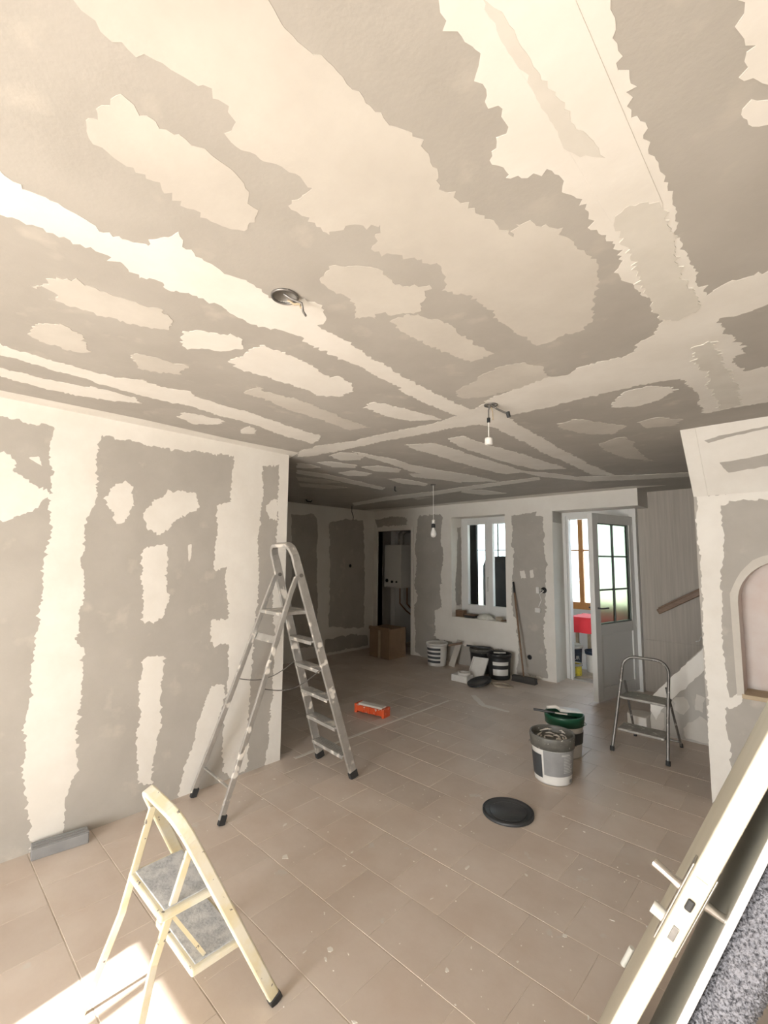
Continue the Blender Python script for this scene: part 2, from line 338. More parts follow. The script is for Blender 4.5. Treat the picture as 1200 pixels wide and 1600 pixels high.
# ------------------------------------------------------------------ plaster shapes laid on walls and ceiling (metres on each plane)
CEILING_PATCHES = [
    ('T', [(-0.768, 0.071), (-0.783, 0.120), (-0.788, 0.150), (-0.793, 0.189), (-0.801, 0.213), (-0.781, 0.220), (-0.773, 0.248), (-0.770, 0.280), (-0.758, 0.314), (-0.759, 0.347), (-0.761, 0.368), (-0.783, 0.391), (-0.821, 0.389), (-0.828, 0.406), (-0.817, 0.457), (-0.804, 0.513), (-0.794, 0.557), (-0.801, 0.599), (-0.890, 0.589), (-0.892, 0.724), (-0.834, 0.729), (-0.782, 0.771), (-0.757, 0.788), (-0.847, 0.837), (-0.813, 0.905), (-0.770, 0.968), (-0.745, 1.021), (-0.787, 1.101), (-0.825, 1.136), (-0.762, 1.228), (-0.767, 1.317), (-0.777, 1.517), (-0.767, 1.702), (-0.655, 1.695), (-0.574, 1.703), (-0.508, 1.610), (-0.488, 1.520), (-0.432, 1.428), (-0.414, 1.358), (-0.408, 1.286), (-0.426, 1.214), (-0.427, 1.162), (-0.423, 1.118), (-0.509, 1.023), (-0.534, 1.064), (-0.532, 1.033), (-0.558, 0.933), (-0.573, 0.870), (-0.587, 0.810), (-0.560, 0.762), (-0.546, 0.708), (-0.538, 0.646), (-0.548, 0.627), (-0.561, 0.585), (-0.559, 0.530), (-0.564, 0.479), (-0.568, 0.432), (-0.577, 0.390), (-0.573, 0.356), (-0.569, 0.336), (-0.566, 0.322), (-0.543, 0.281)]),
    ('T', [(-0.899, 0.210), (-0.941, 0.200), (-0.980, 0.208), (-1.037, 0.202), (-1.043, 0.227), (-1.044, 0.290), (-1.054, 0.378), (-1.077, 0.483), (-1.053, 0.542), (-1.020, 0.551), (-0.972, 0.550), (-0.929, 0.507), (-0.903, 0.468), (-0.893, 0.408), (-0.900, 0.355), (-0.905, 0.305), (-0.907, 0.257), (-0.900, 0.238), (-0.891, 0.218)]),
    ('T', [(-1.066, 0.831), (-0.984, 0.813), (-0.950, 0.845), (-0.897, 0.914), (-0.897, 0.956), (-0.901, 1.019), (-0.855, 1.075), (-0.831, 1.084), (-0.881, 1.134), (-0.955, 1.183), (-1.000, 1.149), (-1.041, 1.134), (-1.063, 1.101), (-1.102, 1.125), (-1.161, 1.059), (-1.104, 1.019), (-1.073, 0.958), (-1.076, 0.891)]),
    ('T', [(-1.077, 1.166), (-0.988, 1.170), (-0.943, 1.259), (-0.927, 1.316), (-0.943, 1.432), (-0.939, 1.508), (-0.928, 1.649), (-0.988, 1.661), (-1.057, 1.659), (-1.064, 1.509), (-1.090, 1.370), (-1.088, 1.232)]),
    ('T', [(-1.283, 1.902), (-1.142, 1.858), (-1.106, 1.817), (-0.980, 1.784), (-0.876, 1.823), (-0.832, 1.919), (-0.867, 2.054), (-0.942, 2.094), (-1.110, 2.083), (-1.222, 2.082), (-1.309, 2.031), (-1.328, 1.987)]),
    ('C', [(-1.279, -0.070), (-1.273, 0.004), (-1.282, 0.088), (-1.301, 0.149), (-1.305, 0.213), (-1.314, 0.285), (-1.313, 0.362), (-1.295, 0.413), (-1.261, 0.410), (-1.220, 0.431), (-1.180, 0.441), (-1.201, 0.466), (-1.229, 0.474), (-1.223, 0.498), (-1.247, 0.543), (-1.244, 0.595), (-1.252, 0.652), (-1.253, 0.719), (-1.270, 0.802), (-1.208, 0.849), (-1.182, 0.910), (-1.214, 0.964), (-1.240, 0.999), (-1.295, 0.999), (-1.295, 1.077), (-1.320, 1.236), (-1.349, 1.421), (-1.386, 1.692), (-1.403, 1.986), (-1.400, 2.205), (-1.370, 2.310), (-1.308, 2.448), (-1.350, 2.880), (-1.380, 3.375), (-1.435, 4.209), (-1.433, 4.925), (-1.602, 4.779), (-1.575, 4.280), (-1.553, 3.659), (-1.500, 3.090), (-1.489, 2.613), (-1.522, 2.432), (-1.524, 2.094), (-1.532, 1.870), (-1.474, 1.647), (-1.451, 1.443), (-1.441, 1.292), (-1.424, 1.118), (-1.407, 1.009), (-1.426, 0.904), (-1.459, 0.830), (-1.452, 0.787), (-1.433, 0.680), (-1.441, 0.595), (-1.477, 0.537), (-1.445, 0.505), (-1.480, 0.442), (-1.467, 0.410), (-1.429, 0.315), (-1.428, 0.239), (-1.433, 0.170), (-1.451, 0.108), (-1.435, 0.012), (-1.434, -0.070)]),
    ('C', [(0.087, 1.688), (-0.048, 1.703), (-0.108, 1.703), (-0.173, 1.711), (-0.351, 1.887), (-0.452, 1.951), (-0.485, 2.036), (-0.573, 2.039), (-0.731, 2.029), (-0.785, 2.077), (-0.885, 2.038), (-1.077, 2.088), (-1.197, 2.105), (-1.386, 2.218), (-1.603, 2.269), (-1.866, 2.278), (-2.120, 2.238), (-2.471, 2.230), (-2.725, 2.161), (-3.028, 2.177), (-3.193, 2.284), (-3.045, 2.349), (-2.600, 2.380), (-2.262, 2.390), (-2.041, 2.420), (-1.726, 2.442), (-1.506, 2.483), (-1.293, 2.461), (-1.076, 2.466), (-0.889, 2.449), (-0.721, 2.433), (-0.572, 2.429), (-0.470, 2.466), (-0.384, 2.492), (-0.193, 1.939), (-0.131, 1.955), (-0.062, 1.937), (0.092, 1.909)]),
    ('C', [(-0.369, 0.434), (-0.371, 0.504), (-0.374, 0.536), (-0.379, 0.581), (-0.379, 0.629), (-0.392, 0.685), (-0.397, 0.740), (-0.394, 0.761), (-0.425, 0.770), (-0.463, 0.825), (-0.448, 0.847), (-0.458, 0.880), (-0.393, 0.928), (-0.381, 0.916), (-0.370, 0.986), (-0.362, 1.044), (-0.354, 1.106), (-0.364, 1.157), (-0.377, 1.163), (-0.368, 1.203), (-0.359, 1.294), (-0.361, 1.329), (-0.378, 1.477), (-0.361, 1.587), (-0.340, 1.656), (-0.349, 1.814), (-0.468, 2.013), (-0.542, 2.155), (-0.392, 2.537), (-0.396, 2.727), (-0.420, 3.163), (-0.133, 3.170), (-0.077, 2.577), (-0.177, 2.579), (-0.206, 2.415), (-0.165, 2.327), (-0.171, 2.172), (-0.200, 2.077), (-0.195, 1.955), (-0.204, 1.692), (-0.214, 1.650), (-0.213, 1.543), (-0.206, 1.367), (-0.205, 1.288), (-0.192, 1.256), (-0.195, 1.199), (-0.200, 1.131), (-0.195, 1.077), (-0.202, 1.027), (-0.191, 0.997), (-0.188, 0.943), (-0.199, 0.898), (-0.187, 0.875), (-0.177, 0.854), (-0.186, 0.830), (-0.200, 0.803), (-0.192, 0.742), (-0.181, 0.715), (-0.178, 0.683), (-0.178, 0.612)]),
    ('S', [(-0.317, 0.543), (-0.304, 0.584), (-0.302, 0.680), (-0.297, 0.806), (-0.294, 0.863), (-0.279, 0.926), (-0.274, 0.971), (-0.314, 0.934), (-0.330, 0.888), (-0.323, 0.750), (-0.324, 0.632)]),
    ('S', [(-0.318, 1.184), (-0.287, 1.154), (-0.242, 1.169), (-0.221, 1.229), (-0.226, 1.284), (-0.235, 1.445), (-0.233, 1.611), (-0.230, 1.809), (-0.304, 1.855), (-0.354, 1.809), (-0.345, 1.601), (-0.328, 1.359)]),
    ('S', [(-0.315, 2.152), (-0.244, 2.106), (-0.232, 2.348), (-0.228, 2.740), (-0.239, 3.130), (-0.343, 3.155), (-0.317, 2.552)]),
    ('C', [(-0.013, 0.785), (-0.020, 0.831), (-0.026, 0.848), (-0.027, 0.890), (-0.015, 0.920), (-0.033, 0.936), (-0.042, 0.979), (-0.008, 1.015), (0.051, 1.066), (0.052, 0.846)]),
    ('C', [(-0.032, 1.028), (-0.047, 1.039), (-0.043, 1.086), (-0.028, 1.106), (-0.014, 1.114), (0.042, 1.156), (0.042, 1.089), (-0.010, 1.048)]),
    ('T', [(-1.673, 0.265), (-1.783, 0.218), (-1.764, 0.274), (-1.832, 0.277), (-1.832, 0.341), (-1.804, 0.452), (-1.774, 0.573), (-1.742, 0.635), (-1.651, 0.622), (-1.609, 0.557), (-1.631, 0.462), (-1.635, 0.368), (-1.643, 0.292)]),
    ('T', [(-2.132, 0.278), (-2.051, 0.288), (-1.988, 0.345), (-2.042, 0.429), (-2.192, 0.481), (-2.223, 0.437), (-2.221, 0.338), (-2.193, 0.292)]),
    ('C', [(-1.722, 0.680), (-1.651, 0.738), (-1.593, 0.853), (-1.680, 0.908), (-1.766, 0.861), (-1.813, 0.787), (-1.833, 0.729)]),
    ('T', [(-2.123, 0.629), (-2.054, 0.632), (-2.028, 0.714), (-2.015, 0.835), (-2.143, 0.845), (-2.195, 0.748), (-2.212, 0.684)]),
    ('C', [(-1.817, 0.933), (-1.681, 0.947), (-1.586, 0.955), (-1.581, 1.038), (-1.588, 1.177), (-1.642, 1.351), (-1.596, 1.372), (-1.622, 1.478), (-1.695, 1.554), (-1.807, 1.555), (-1.868, 1.474), (-1.847, 1.333), (-1.860, 1.154), (-1.874, 1.010)]),
    ('T', [(-2.131, 1.173), (-1.989, 1.170), (-2.043, 1.240), (-2.021, 1.336), (-2.017, 1.502), (-2.078, 1.845), (-2.087, 2.080), (-2.243, 2.022), (-2.197, 1.738), (-2.191, 1.495), (-2.133, 1.288)]),
    ('C', [(-1.810, 1.761), (-1.723, 1.740), (-1.680, 1.878), (-1.657, 2.053), (-1.633, 2.243), (-1.806, 2.141), (-1.855, 1.958)]),
    ('C', [(-2.270, -0.072), (-2.372, 0.215), (-2.390, 0.301), (-2.401, 0.393), (-2.416, 0.518), (-2.403, 0.662), (-2.342, 0.772), (-2.383, 0.848), (-2.329, 0.982), (-2.374, 1.044), (-2.401, 1.186), (-2.418, 1.420), (-2.464, 1.685), (-2.519, 1.996), (-2.730, 2.103), (-2.691, 1.843), (-2.622, 1.544), (-2.602, 1.289), (-2.557, 1.090), (-2.583, 0.923), (-2.576, 0.759), (-2.532, 0.546), (-2.511, 0.366), (-2.512, 0.232), (-2.444, -0.072)]),
    ('C', [(-2.671, -0.073), (-2.688, 0.252), (-2.695, 0.397), (-2.677, 0.525), (-2.631, 0.684), (-2.635, 0.809), (-2.715, 0.875), (-2.766, 0.786), (-2.844, 0.620), (-2.853, 0.424), (-2.805, 0.266), (-2.783, -0.073)]),
    ('C', [(-2.810, 1.103), (-2.717, 1.103), (-2.676, 1.222), (-2.674, 1.347), (-2.785, 1.360), (-2.897, 1.241)]),
    ('C', [(-2.761, 1.520), (-2.654, 1.515), (-2.710, 1.606), (-2.803, 1.653), (-2.863, 1.578)]),
    ('C', [(-0.765, 2.629), (-0.661, 2.488), (-0.556, 2.477), (-0.490, 2.559), (-0.449, 2.632), (-0.559, 2.746), (-0.690, 2.769), (-0.773, 2.709)]),
    ('T', [(-1.143, 2.807), (-1.018, 2.793), (-0.924, 2.966), (-0.841, 3.133), (-0.944, 3.284), (-1.079, 3.186), (-1.159, 2.948)]),
    ('T', [(-0.761, 3.112), (-0.633, 3.087), (-0.541, 3.220), (-0.615, 3.335), (-0.751, 3.292)]),
    ('T', [(-1.120, 3.502), (-0.942, 3.419), (-0.911, 3.612), (-0.989, 4.091), (-0.974, 4.431), (-1.121, 4.134), (-1.151, 3.742)]),
    ('C', [(-1.868, 2.643), (-1.744, 2.661), (-1.759, 2.987), (-1.714, 3.304), (-1.686, 3.706), (-1.666, 4.282), (-1.897, 4.165), (-1.952, 3.758), (-1.951, 3.310), (-1.945, 2.877)]),
    ('C', [(-2.224, 2.577), (-2.032, 2.669), (-2.022, 2.946), (-2.029, 3.338), (-2.024, 3.772), (-2.025, 4.184), (-2.243, 4.177), (-2.280, 3.748), (-2.263, 3.200), (-2.249, 2.746)]),
    ('C', [(-2.679, 2.454), (-2.660, 2.655), (-2.627, 2.882), (-2.672, 3.169), (-2.635, 3.440), (-2.528, 4.028), (-2.505, 4.516), (-2.835, 4.290), (-2.864, 3.738), (-2.872, 3.406), (-2.780, 2.998), (-2.741, 2.681)]),
    ('C', [(-2.936, 2.433), (-2.786, 2.410), (-2.722, 2.517), (-2.741, 2.659), (-2.861, 2.723), (-3.009, 2.629)]),
    ('C', [(-3.246, 2.542), (-3.123, 2.577), (-3.058, 2.857), (-3.170, 2.934), (-3.302, 2.778)]),
    ('C', [(-3.078, 2.945), (-2.922, 3.002), (-2.878, 3.285), (-3.013, 3.374), (-3.144, 3.170)]),
    ('C', [(-3.480, 3.000), (-3.272, 3.029), (-3.249, 3.261), (-3.404, 3.305), (-3.531, 3.178)]),
    ('C', [(-2.960, 3.511), (-2.796, 3.653), (-2.730, 4.177), (-2.876, 4.312), (-2.952, 3.933), (-3.053, 3.691)]),
    ('C', [(-3.348, 3.593), (-3.207, 3.661), (-3.206, 4.148), (-3.341, 4.240), (-3.421, 3.905)]),
    ('C', [(-3.402, 2.431), (-3.351, 2.538), (-3.387, 2.704), (-3.530, 2.649), (-3.565, 2.549)]),
    ('C', [(-3.680, 2.632), (-3.624, 2.937), (-3.695, 3.422), (-3.790, 4.010), (-3.943, 4.133), (-3.887, 3.567), (-3.818, 3.066), (-3.842, 2.749)]),
    ('T', [(-3.997, 2.861), (-3.928, 3.095), (-3.913, 3.425), (-4.130, 3.319), (-4.170, 3.015)]),
    ('T', [(-4.328, 3.130), (-4.184, 3.395), (-4.133, 3.741), (-4.407, 3.646), (-4.506, 3.291)]),
    ('C', [(-5.270, 4.843), (-4.395, 4.652), (-3.571, 4.665), (-2.873, 4.575), (-2.240, 4.545), (-2.052, 4.552), (-2.132, 4.726), (-3.025, 4.817), (-3.793, 4.955), (-4.694, 4.969), (-5.503, 5.106)]),
    ('C', [(-3.154, 4.776), (-2.960, 5.011), (-2.886, 5.420), (-3.204, 5.366), (-3.310, 4.961)]),
    ('T', [(-4.123, 4.939), (-3.887, 5.077), (-4.218, 5.200)]),
    ('C', [(-2.097, 4.034), (-1.907, 4.330), (-1.764, 4.784), (-1.240, 5.091), (-0.832, 5.261), (-0.872, 5.504), (-1.312, 5.377), (-1.763, 5.152), (-2.014, 4.569)]),
]
LEFT_WALL_PATCHES = [
    ('C', [(0.152, 2.514), (0.306, 2.528), (0.600, 2.523), (0.948, 2.513), (1.369, 2.501), (1.884, 2.491), (2.268, 2.485), (2.268, 2.468), (2.105, 2.364), (1.949, 2.335), (1.862, 2.347), (1.696, 2.370), (1.568, 2.367), (1.354, 2.344), (1.200, 2.339), (1.044, 2.344), (0.812, 2.349), (0.676, 2.337), (0.564, 2.344), (0.430, 2.344), (0.318, 2.355), (0.164, 2.352)]),
    ('C', [(0.556, 2.373), (0.557, 2.220), (0.583, 2.073), (0.565, 1.884), (0.592, 1.701), (0.572, 1.555), (0.570, 1.376), (0.567, 1.199), (0.556, 1.026), (0.556, 0.855), (0.545, 0.688), (0.551, 0.454), (0.574, 0.282), (0.603, 0.173), (0.608, -0.017), (0.767, -0.012), (0.761, 0.078), (0.765, 0.248), (0.796, 0.395), (0.794, 0.627), (0.796, 0.880), (0.792, 1.046), (0.750, 1.107), (0.774, 1.327), (0.774, 1.478), (0.750, 1.555), (0.746, 1.669), (0.759, 1.824), (0.794, 1.905), (0.804, 2.025), (0.787, 2.182), (0.811, 2.357)]),
    ('C', [(0.176, 2.184), (0.333, 2.151), (0.360, 2.148), (0.404, 2.113), (0.393, 2.064), (0.498, 1.995), (0.569, 1.959), (0.522, 1.862), (0.439, 1.819), (0.386, 1.781), (0.359, 1.789), (0.211, 1.720)]),
    ('C', [(0.458, 2.147), (0.501, 2.162), (0.523, 2.109), (0.489, 2.126)]),
    ('C', [(0.853, 1.970), (0.903, 2.037), (0.955, 2.076), (1.006, 2.049), (1.021, 1.925), (0.987, 1.860), (0.953, 1.808), (0.908, 1.834), (0.905, 1.874), (0.867, 1.911)]),
    ('C', [(1.092, 1.910), (1.136, 1.978), (1.224, 2.053), (1.323, 2.065), (1.414, 2.052), (1.452, 1.954), (1.377, 1.898), (1.290, 1.851), (1.239, 1.769), (1.182, 1.741), (1.107, 1.784), (1.088, 1.838)]),
    ('C', [(1.088, 1.637), (1.227, 1.682), (1.251, 1.553), (1.252, 1.382), (1.276, 1.317), (1.241, 1.193), (1.183, 1.157), (1.122, 1.183), (1.101, 1.348), (1.091, 1.512)]),
    ('C', [(1.383, 1.678), (1.405, 1.687), (1.406, 1.589), (1.394, 1.562)]),
    ('C', [(1.118, 0.921), (1.155, 0.948), (1.255, 0.941), (1.264, 0.714), (1.250, 0.514), (1.229, 0.321), (1.228, 0.145), (1.142, 0.174), (1.126, 0.390), (1.125, 0.662)]),
    ('C', [(1.599, 0.682), (1.697, 0.672), (1.716, 0.578), (1.660, 0.413), (1.597, 0.234), (1.537, 0.062), (1.506, -0.023), (1.411, -0.017), (1.444, 0.155), (1.500, 0.368), (1.549, 0.570)]),
    ('C', [(1.695, 2.405), (1.692, 2.230), (1.697, 2.010), (1.576, 1.975), (1.596, 1.763), (1.572, 1.552), (1.594, 1.497), (1.683, 1.529), (1.692, 1.316), (1.710, 1.152), (1.577, 1.141), (1.574, 1.006), (1.611, 0.948), (1.658, 0.973), (1.725, 0.942), (1.722, 0.668), (1.715, 0.489), (1.704, 0.314), (1.715, 0.069), (1.777, 0.005), (1.905, 0.022), (1.911, 0.259), (1.910, 0.538), (1.923, 0.867), (1.937, 1.205), (1.955, 1.451), (1.928, 1.702), (1.960, 2.061), (1.947, 2.371)]),
    ('C', [(2.103, 2.396), (2.268, 2.468), (2.261, 1.711), (2.256, 0.923), (2.252, -0.023), (2.070, -0.001), (2.088, 0.260), (2.120, 0.641), (2.117, 1.040), (2.079, 1.245), (2.106, 1.655), (2.105, 2.022)]),
    ('C', [(1.991, 2.012), (2.091, 2.074), (2.110, 1.890), (2.025, 1.900)]),
]
NICHE_WALL_PATCHES = [
    ('C', [(-0.584, 2.054), (-0.593, 1.016), (-0.603, 0.002), (-0.505, 0.053), (-0.479, 0.219), (-0.487, 0.376), (-0.488, 0.536), (-0.486, 0.638), (-0.456, 0.633), (-0.414, 0.674), (-0.400, 0.737), (-0.398, 0.778), (-0.469, 0.703), (-0.479, 0.762), (-0.483, 1.072), (-0.479, 1.283), (-0.468, 1.540), (-0.450, 1.627), (-0.444, 1.800), (-0.448, 1.976), (-0.381, 2.001), (-0.199, 1.999), (0.069, 1.985), (0.074, 2.070), (-0.195, 2.066), (-0.444, 2.055)]),
]
BACK_WALL_PATCHES = [
    ('B', [(-4.844, 2.317), (-4.402, 2.312), (-4.352, 2.257), (-4.405, 1.906), (-4.355, 1.720), (-4.382, 1.412), (-4.409, 1.015), (-4.385, 0.815), (-4.525, 0.763), (-4.514, 0.420), (-4.552, 0.365), (-4.426, 0.311), (-4.427, 0.014), (-4.723, -0.032), (-4.924, 0.061), (-4.925, 0.300), (-4.953, 0.769), (-4.870, 0.987), (-4.940, 1.121), (-4.898, 1.443), (-4.927, 1.798), (-4.871, 2.144)]),
    ('B', [(-4.388, 0.286), (-4.265, 0.312), (-3.856, 0.289), (-3.304, 0.310), (-3.329, 0.076), (-3.588, -0.012), (-3.860, -0.021), (-4.267, -0.001), (-4.390, 0.019)]),
    ('B', [(-3.144, 2.219), (-3.074, 2.215), (-2.767, 2.259), (-2.778, 2.198), (-2.669, 2.174), (-2.673, 2.016), (-2.648, 1.954), (-2.672, 1.755), (-2.654, 1.445), (-2.679, 0.866), (-2.702, 0.696), (-2.691, 0.446), (-2.668, 0.037), (-3.105, 0.027), (-3.083, 0.168), (-3.066, 0.482), (-3.089, 0.724), (-3.145, 0.825), (-3.157, 1.180), (-3.115, 1.272), (-3.164, 1.288), (-3.120, 1.488), (-3.114, 1.759), (-3.154, 1.778), (-3.140, 1.942)]),
    ('B', [(-5.892, 2.306), (-5.506, 2.332), (-5.100, 2.309), (-5.114, 2.176), (-5.474, 2.169), (-5.824, 2.149)]),
    ('C', [(-3.034, 1.436), (-2.966, 1.446), (-2.941, 1.341), (-3.017, 1.329)]),
    ('C', [(-2.881, 1.448), (-2.835, 1.458), (-2.828, 1.354), (-2.875, 1.343)]),
]
FAR_LEFT_PATCHES = [
    ('B', [(4.936, 2.182), (5.295, 2.283), (5.714, 2.276), (5.770, 1.815), (5.764, 0.374), (5.337, 0.396), (4.967, 0.455), (4.958, 1.326)]),
    ('B', [(4.156, 2.275), (4.594, 2.308), (4.663, 2.207), (4.693, 1.166), (4.739, 0.479), (4.658, 0.166), (4.226, 0.224)]),
    ('B', [(4.891, 0.258), (5.340, 0.256), (5.846, 0.220), (5.881, 0.048), (4.897, 0.053)]),
]


def ragged(poly, step, amp, seed):
    rnd = random.Random(seed)
    out = []
    n = len(poly)
    area = sum(poly[i][0] * poly[(i + 1) % n][1] - poly[(i + 1) % n][0] * poly[i][1] for i in range(n))
    per = sum(math.dist(poly[i], poly[(i + 1) % n]) for i in range(n))
    amp = min(amp, 0.06 * abs(area) / max(per, 1e-6) * 2)
    prev = 0.0
    comb = 0
    for i in range(n):
        a, b = Vector(poly[i]), Vector(poly[(i + 1) % n])
        L = (b - a).length
        if L < 1e-5: continue
        nx = Vector((b.y - a.y, a.x - b.x)) / L * (1 if area > 0 else -1)
        k = max(1, int(L / step))
        for j in range(k):
            prev = 0.80 * prev + rnd.gauss(0, 1) * 0.50
            if comb == 0 and rnd.random() < 0.035: comb = rnd.randint(6, 22)
            spike = 0.0
            if comb:
                comb -= 1
                spike = rnd.choice((-0.5, 0.2, 1.3)) * rnd.uniform(0.2, 1.6)
            else:
                spike = rnd.gauss(0, 0.45)
            out.append(tuple(a.lerp(b, (j + rnd.uniform(-0.3, 0.3) * (j > 0)) / k) + nx * amp * (prev + spike) * (1 if j else 0.4)))
    return out

def cut_box(b, holes):
    """a box with round holes cut into it; holes = (start, end, radius)"""
    def tmp(mb):
        me = mb.mesh('cut', None); o = bpy.data.objects.new('cut', me); col.objects.link(o); return o
    o = tmp(MB().box(*b))
    cutters = [tmp(MB().tube([p, q], r, 32)) for p, q, r in holes]
    for c in cutters:
        m = o.modifiers.new('cut', 'BOOLEAN'); m.operation = 'DIFFERENCE'; m.object = c; m.solver = 'EXACT'
    dg = bpy.context.evaluated_depsgraph_get(); dg.update()
    me = bpy.data.meshes.new_from_object(o.evaluated_get(dg))
    out = [tuple(v.co) for v in me.vertices], [tuple(p.vertices) for p in me.polygons]
    for x in [o] + cutters: bpy.data.objects.remove(x)
    return out

def plate(pts, lo, hi, holes=()):
    P = [Vector(p) for p in pts]; E = []
    xs, ys = [p[0] for p in pts], [p[1] for p in pts]
    holes = [h for h in holes if min(xs) - h[2] < h[0] < max(xs) + h[2] and min(ys) - h[2] < h[1] < max(ys) + h[2]]
    for hx, hy, hr in holes:
        k = len(P)
        P += [Vector((hx + hr * math.cos(i * math.pi / 16), hy + hr * math.sin(i * math.pi / 16))) for i in range(32)]
        E += [(k + i, k + (i + 1) % 32) for i in range(32)]
    vs, es, fs = delaunay_2d_cdt(P, E, [list(range(len(pts)))], 1, 1e-6)[:3]
    def inside(f):
        cx = sum(vs[q][0] for q in f) / len(f); cy = sum(vs[q][1] for q in f) / len(f)
        return any(math.hypot(cx - a, cy - b) < r for a, b, r in holes)
    fs = [f for f in fs if not inside(f)]
    n = len(vs)
    cnt = {}
    for f in fs:
        for a, b in zip(f, f[1:] + f[:1]):
            k = (min(a, b), max(a, b)); cnt[k] = cnt.get(k, 0) + 1
    faces = [tuple(f) for f in fs] + [(a, b, b + n, a + n) for (a, b), c in cnt.items() if c == 1]
    return MB().add([hi(v[0], v[1]) for v in vs] + [lo(v[0], v[1]) for v in vs], faces)

def patches(data, parent, put, step, amp, thick=0.0006, seed=1, holes=()):
    for i, (m, poly) in enumerate(data):
        pts = ragged(poly, step, amp, seed + i)
        t = thick + 0.00004 * i if m != 'S' else 0.0031
        mb = plate(pts, lambda a, b: put(a, b, -0.002), lambda a, b: put(a, b, t), holes)
        nm = {'C': 'plaster_patch', 'T': 'thin_filler_patch', 'S': 'thin_filler_patch', 'B': 'bare_board_patch'}[m]
        mb.build(nm, M[m], parent)

def struct(name, label, mb, m, **k):
    return tag(mb.build(name, m, **k), label, None, None, 'structure')

# ------------------------------------------------------------------ room shell
XL, XR, YF, YB = -5.92, 0.215, -3.0, 6.0
WL = -3.19
JAMB = 2.2
# floor
floor = struct('floor', 'beige brown tiled floor spattered with plaster', MB().box(-6.4, 1.7, -3.3, 7.05, -0.2, -0.0015), M['grout'])
T = 0.2975
rows = []
k0 = math.floor((YF - 1.195) / T)
for k in range(k0, math.ceil((6.45 - 1.195) / T)):
    y0 = max(YF, 1.195 + k * T); y1 = min(6.45, 1.195 + (k + 1) * T)
    off = -0.743 if k % 2 == 0 else -0.889
    j0 = math.floor((XL - off) / T)
    j = j0
    while off + j * T < 1.6:
        x0 = max(XL, off + j * T); x1 = min(1.6, off + (j + 1) * T)
        if x1 - x0 > 0.02 and y1 - y0 > 0.02:
            c = Vector(((x0 + x1) / 2, (y0 + y1) / 2, 0)) - EYE
            d = c.dot(cf)
            vis = d > 0.3 and abs(c.dot(cr) / d) < 0.95 and abs(c.dot(cu) / d) < 1.25
            hid = (x0 > -0.55 and y1 > 3.83) or (x1 < WL and y1 < JAMB) or x0 > XR
            size = (1 / max(d, 0.3) ** 3 if vis and not hid else 0)
            rows.append((size, x0, x1, y0, y1))
        j += 1
rows.sort(key=lambda r: -r[0])
full = {}
rest = MB()
gy, gx = 0.0026, 0.0009
for i, (s, x0, x1, y0, y1) in enumerate(rows):
    if i < 296 and s > 0:
        key = (round(x1 - x0, 3), round(y1 - y0, 3))
        if key not in full:
            w, h = (x1 - x0) / 2 - gx, (y1 - y0) / 2 - gy
            b = 0.0009
            vs = [(-w, -h, -0.008), (w, -h, -0.008), (w, h, -0.008), (-w, h, -0.008),
                  (-w, -h, -b), (w, -h, -b), (w, h, -b), (-w, h, -b),
                  (-w + b, -h + b, 0), (w - b, -h + b, 0), (w - b, h - b, 0), (-w + b, h - b, 0)]
            fs = [(8, 9, 10, 11)] + [(q, (q + 1) % 4, 4 + (q + 1) % 4, 4 + q) for q in range(4)] + [(4 + q, 4 + (q + 1) % 4, 8 + (q + 1) % 4, 8 + q) for q in range(4)]
            full[key] = MB().add(vs, fs).mesh('tile', M['tile'])
        o = bpy.data.objects.new('tile', full[key]); col.objects.link(o); o.parent = floor
        o.location = ((x0 + x1) / 2, (y0 + y1) / 2, random.uniform(-0.0006, 0.0004))
    else:
        rest.box(x0 + gx, x1 - gx, y0 + gy, y1 - gy, -0.008, 0)
tag(rest.build('tile_field', M['tile'], floor, fix=False), kind='stuff')

# ceiling
CEIL_HOLES = [(-1.221, 0.807, 0.040), (-1.267, 2.206, 0.032)]
ceiling = struct('ceiling', 'plasterboard ceiling with pale joint filler bands and patches', MB().add(*cut_box((-6.4, 1.7, -3.3, 7.1, H, H + 0.15), [((x, y, H - 0.05), (x, y, H + 0.13), r) for x, y, r in CEIL_HOLES])), M['board'])
patches(CEILING_PATCHES, ceiling, lambda a, b, t: (a, b, H - t), 0.011, 0.008, seed=11, holes=CEIL_HOLES)
MB().prism([(-6.0, -3.0), (-3.19, -3.0), (-3.07, -3.0), (-3.07, 0.2), (-3.06, 0.25), (-3.04, 1.0), (-3.07, 1.6), (-3.05, 2.2), (-3.25, 2.26), (-6.0, 2.25)],
           lambda a, b: (a, b, H + 0.002), lambda a, b: (a, b, H - 0.0009)).build('plaster_patch', M['C'], ceiling)
MB().prism([(-5.92, 5.72), (-4.5, 5.80), (-3.0, 5.76), (-1.5, 5.80), (-1.2, 6.0), (-5.92, 6.0)],
           lambda a, b: (a, b, H + 0.002), lambda a, b: (a, b, H - 0.0009)).build('plaster_patch', M['C'], ceiling)
# the raised strip that runs along the wide joint
MB().prism([(-0.322, -3.0), (-0.216, -3.0), (-0.214, 1.20), (-0.235, 1.30), (-0.29, 1.27), (-0.325, 1.18)], lambda a, b: (a, b, H + 0.002), lambda a, b: (a, b, H - 0.0026)).build('joint_strip', M['C'], ceiling, bevel=0.001)

# left partition wall
wall_left = struct('wall_left', 'plasterboard partition wall with white filler bands and patches', MB().box(WL - 0.1, WL, YF, JAMB, 0, H), M['board'])
patches(LEFT_WALL_PATCHES, wall_left, lambda a, b, t: (WL + t, min(a, JAMB), min(max(b, 0.0), H)), 0.010, 0.0075, seed=71)

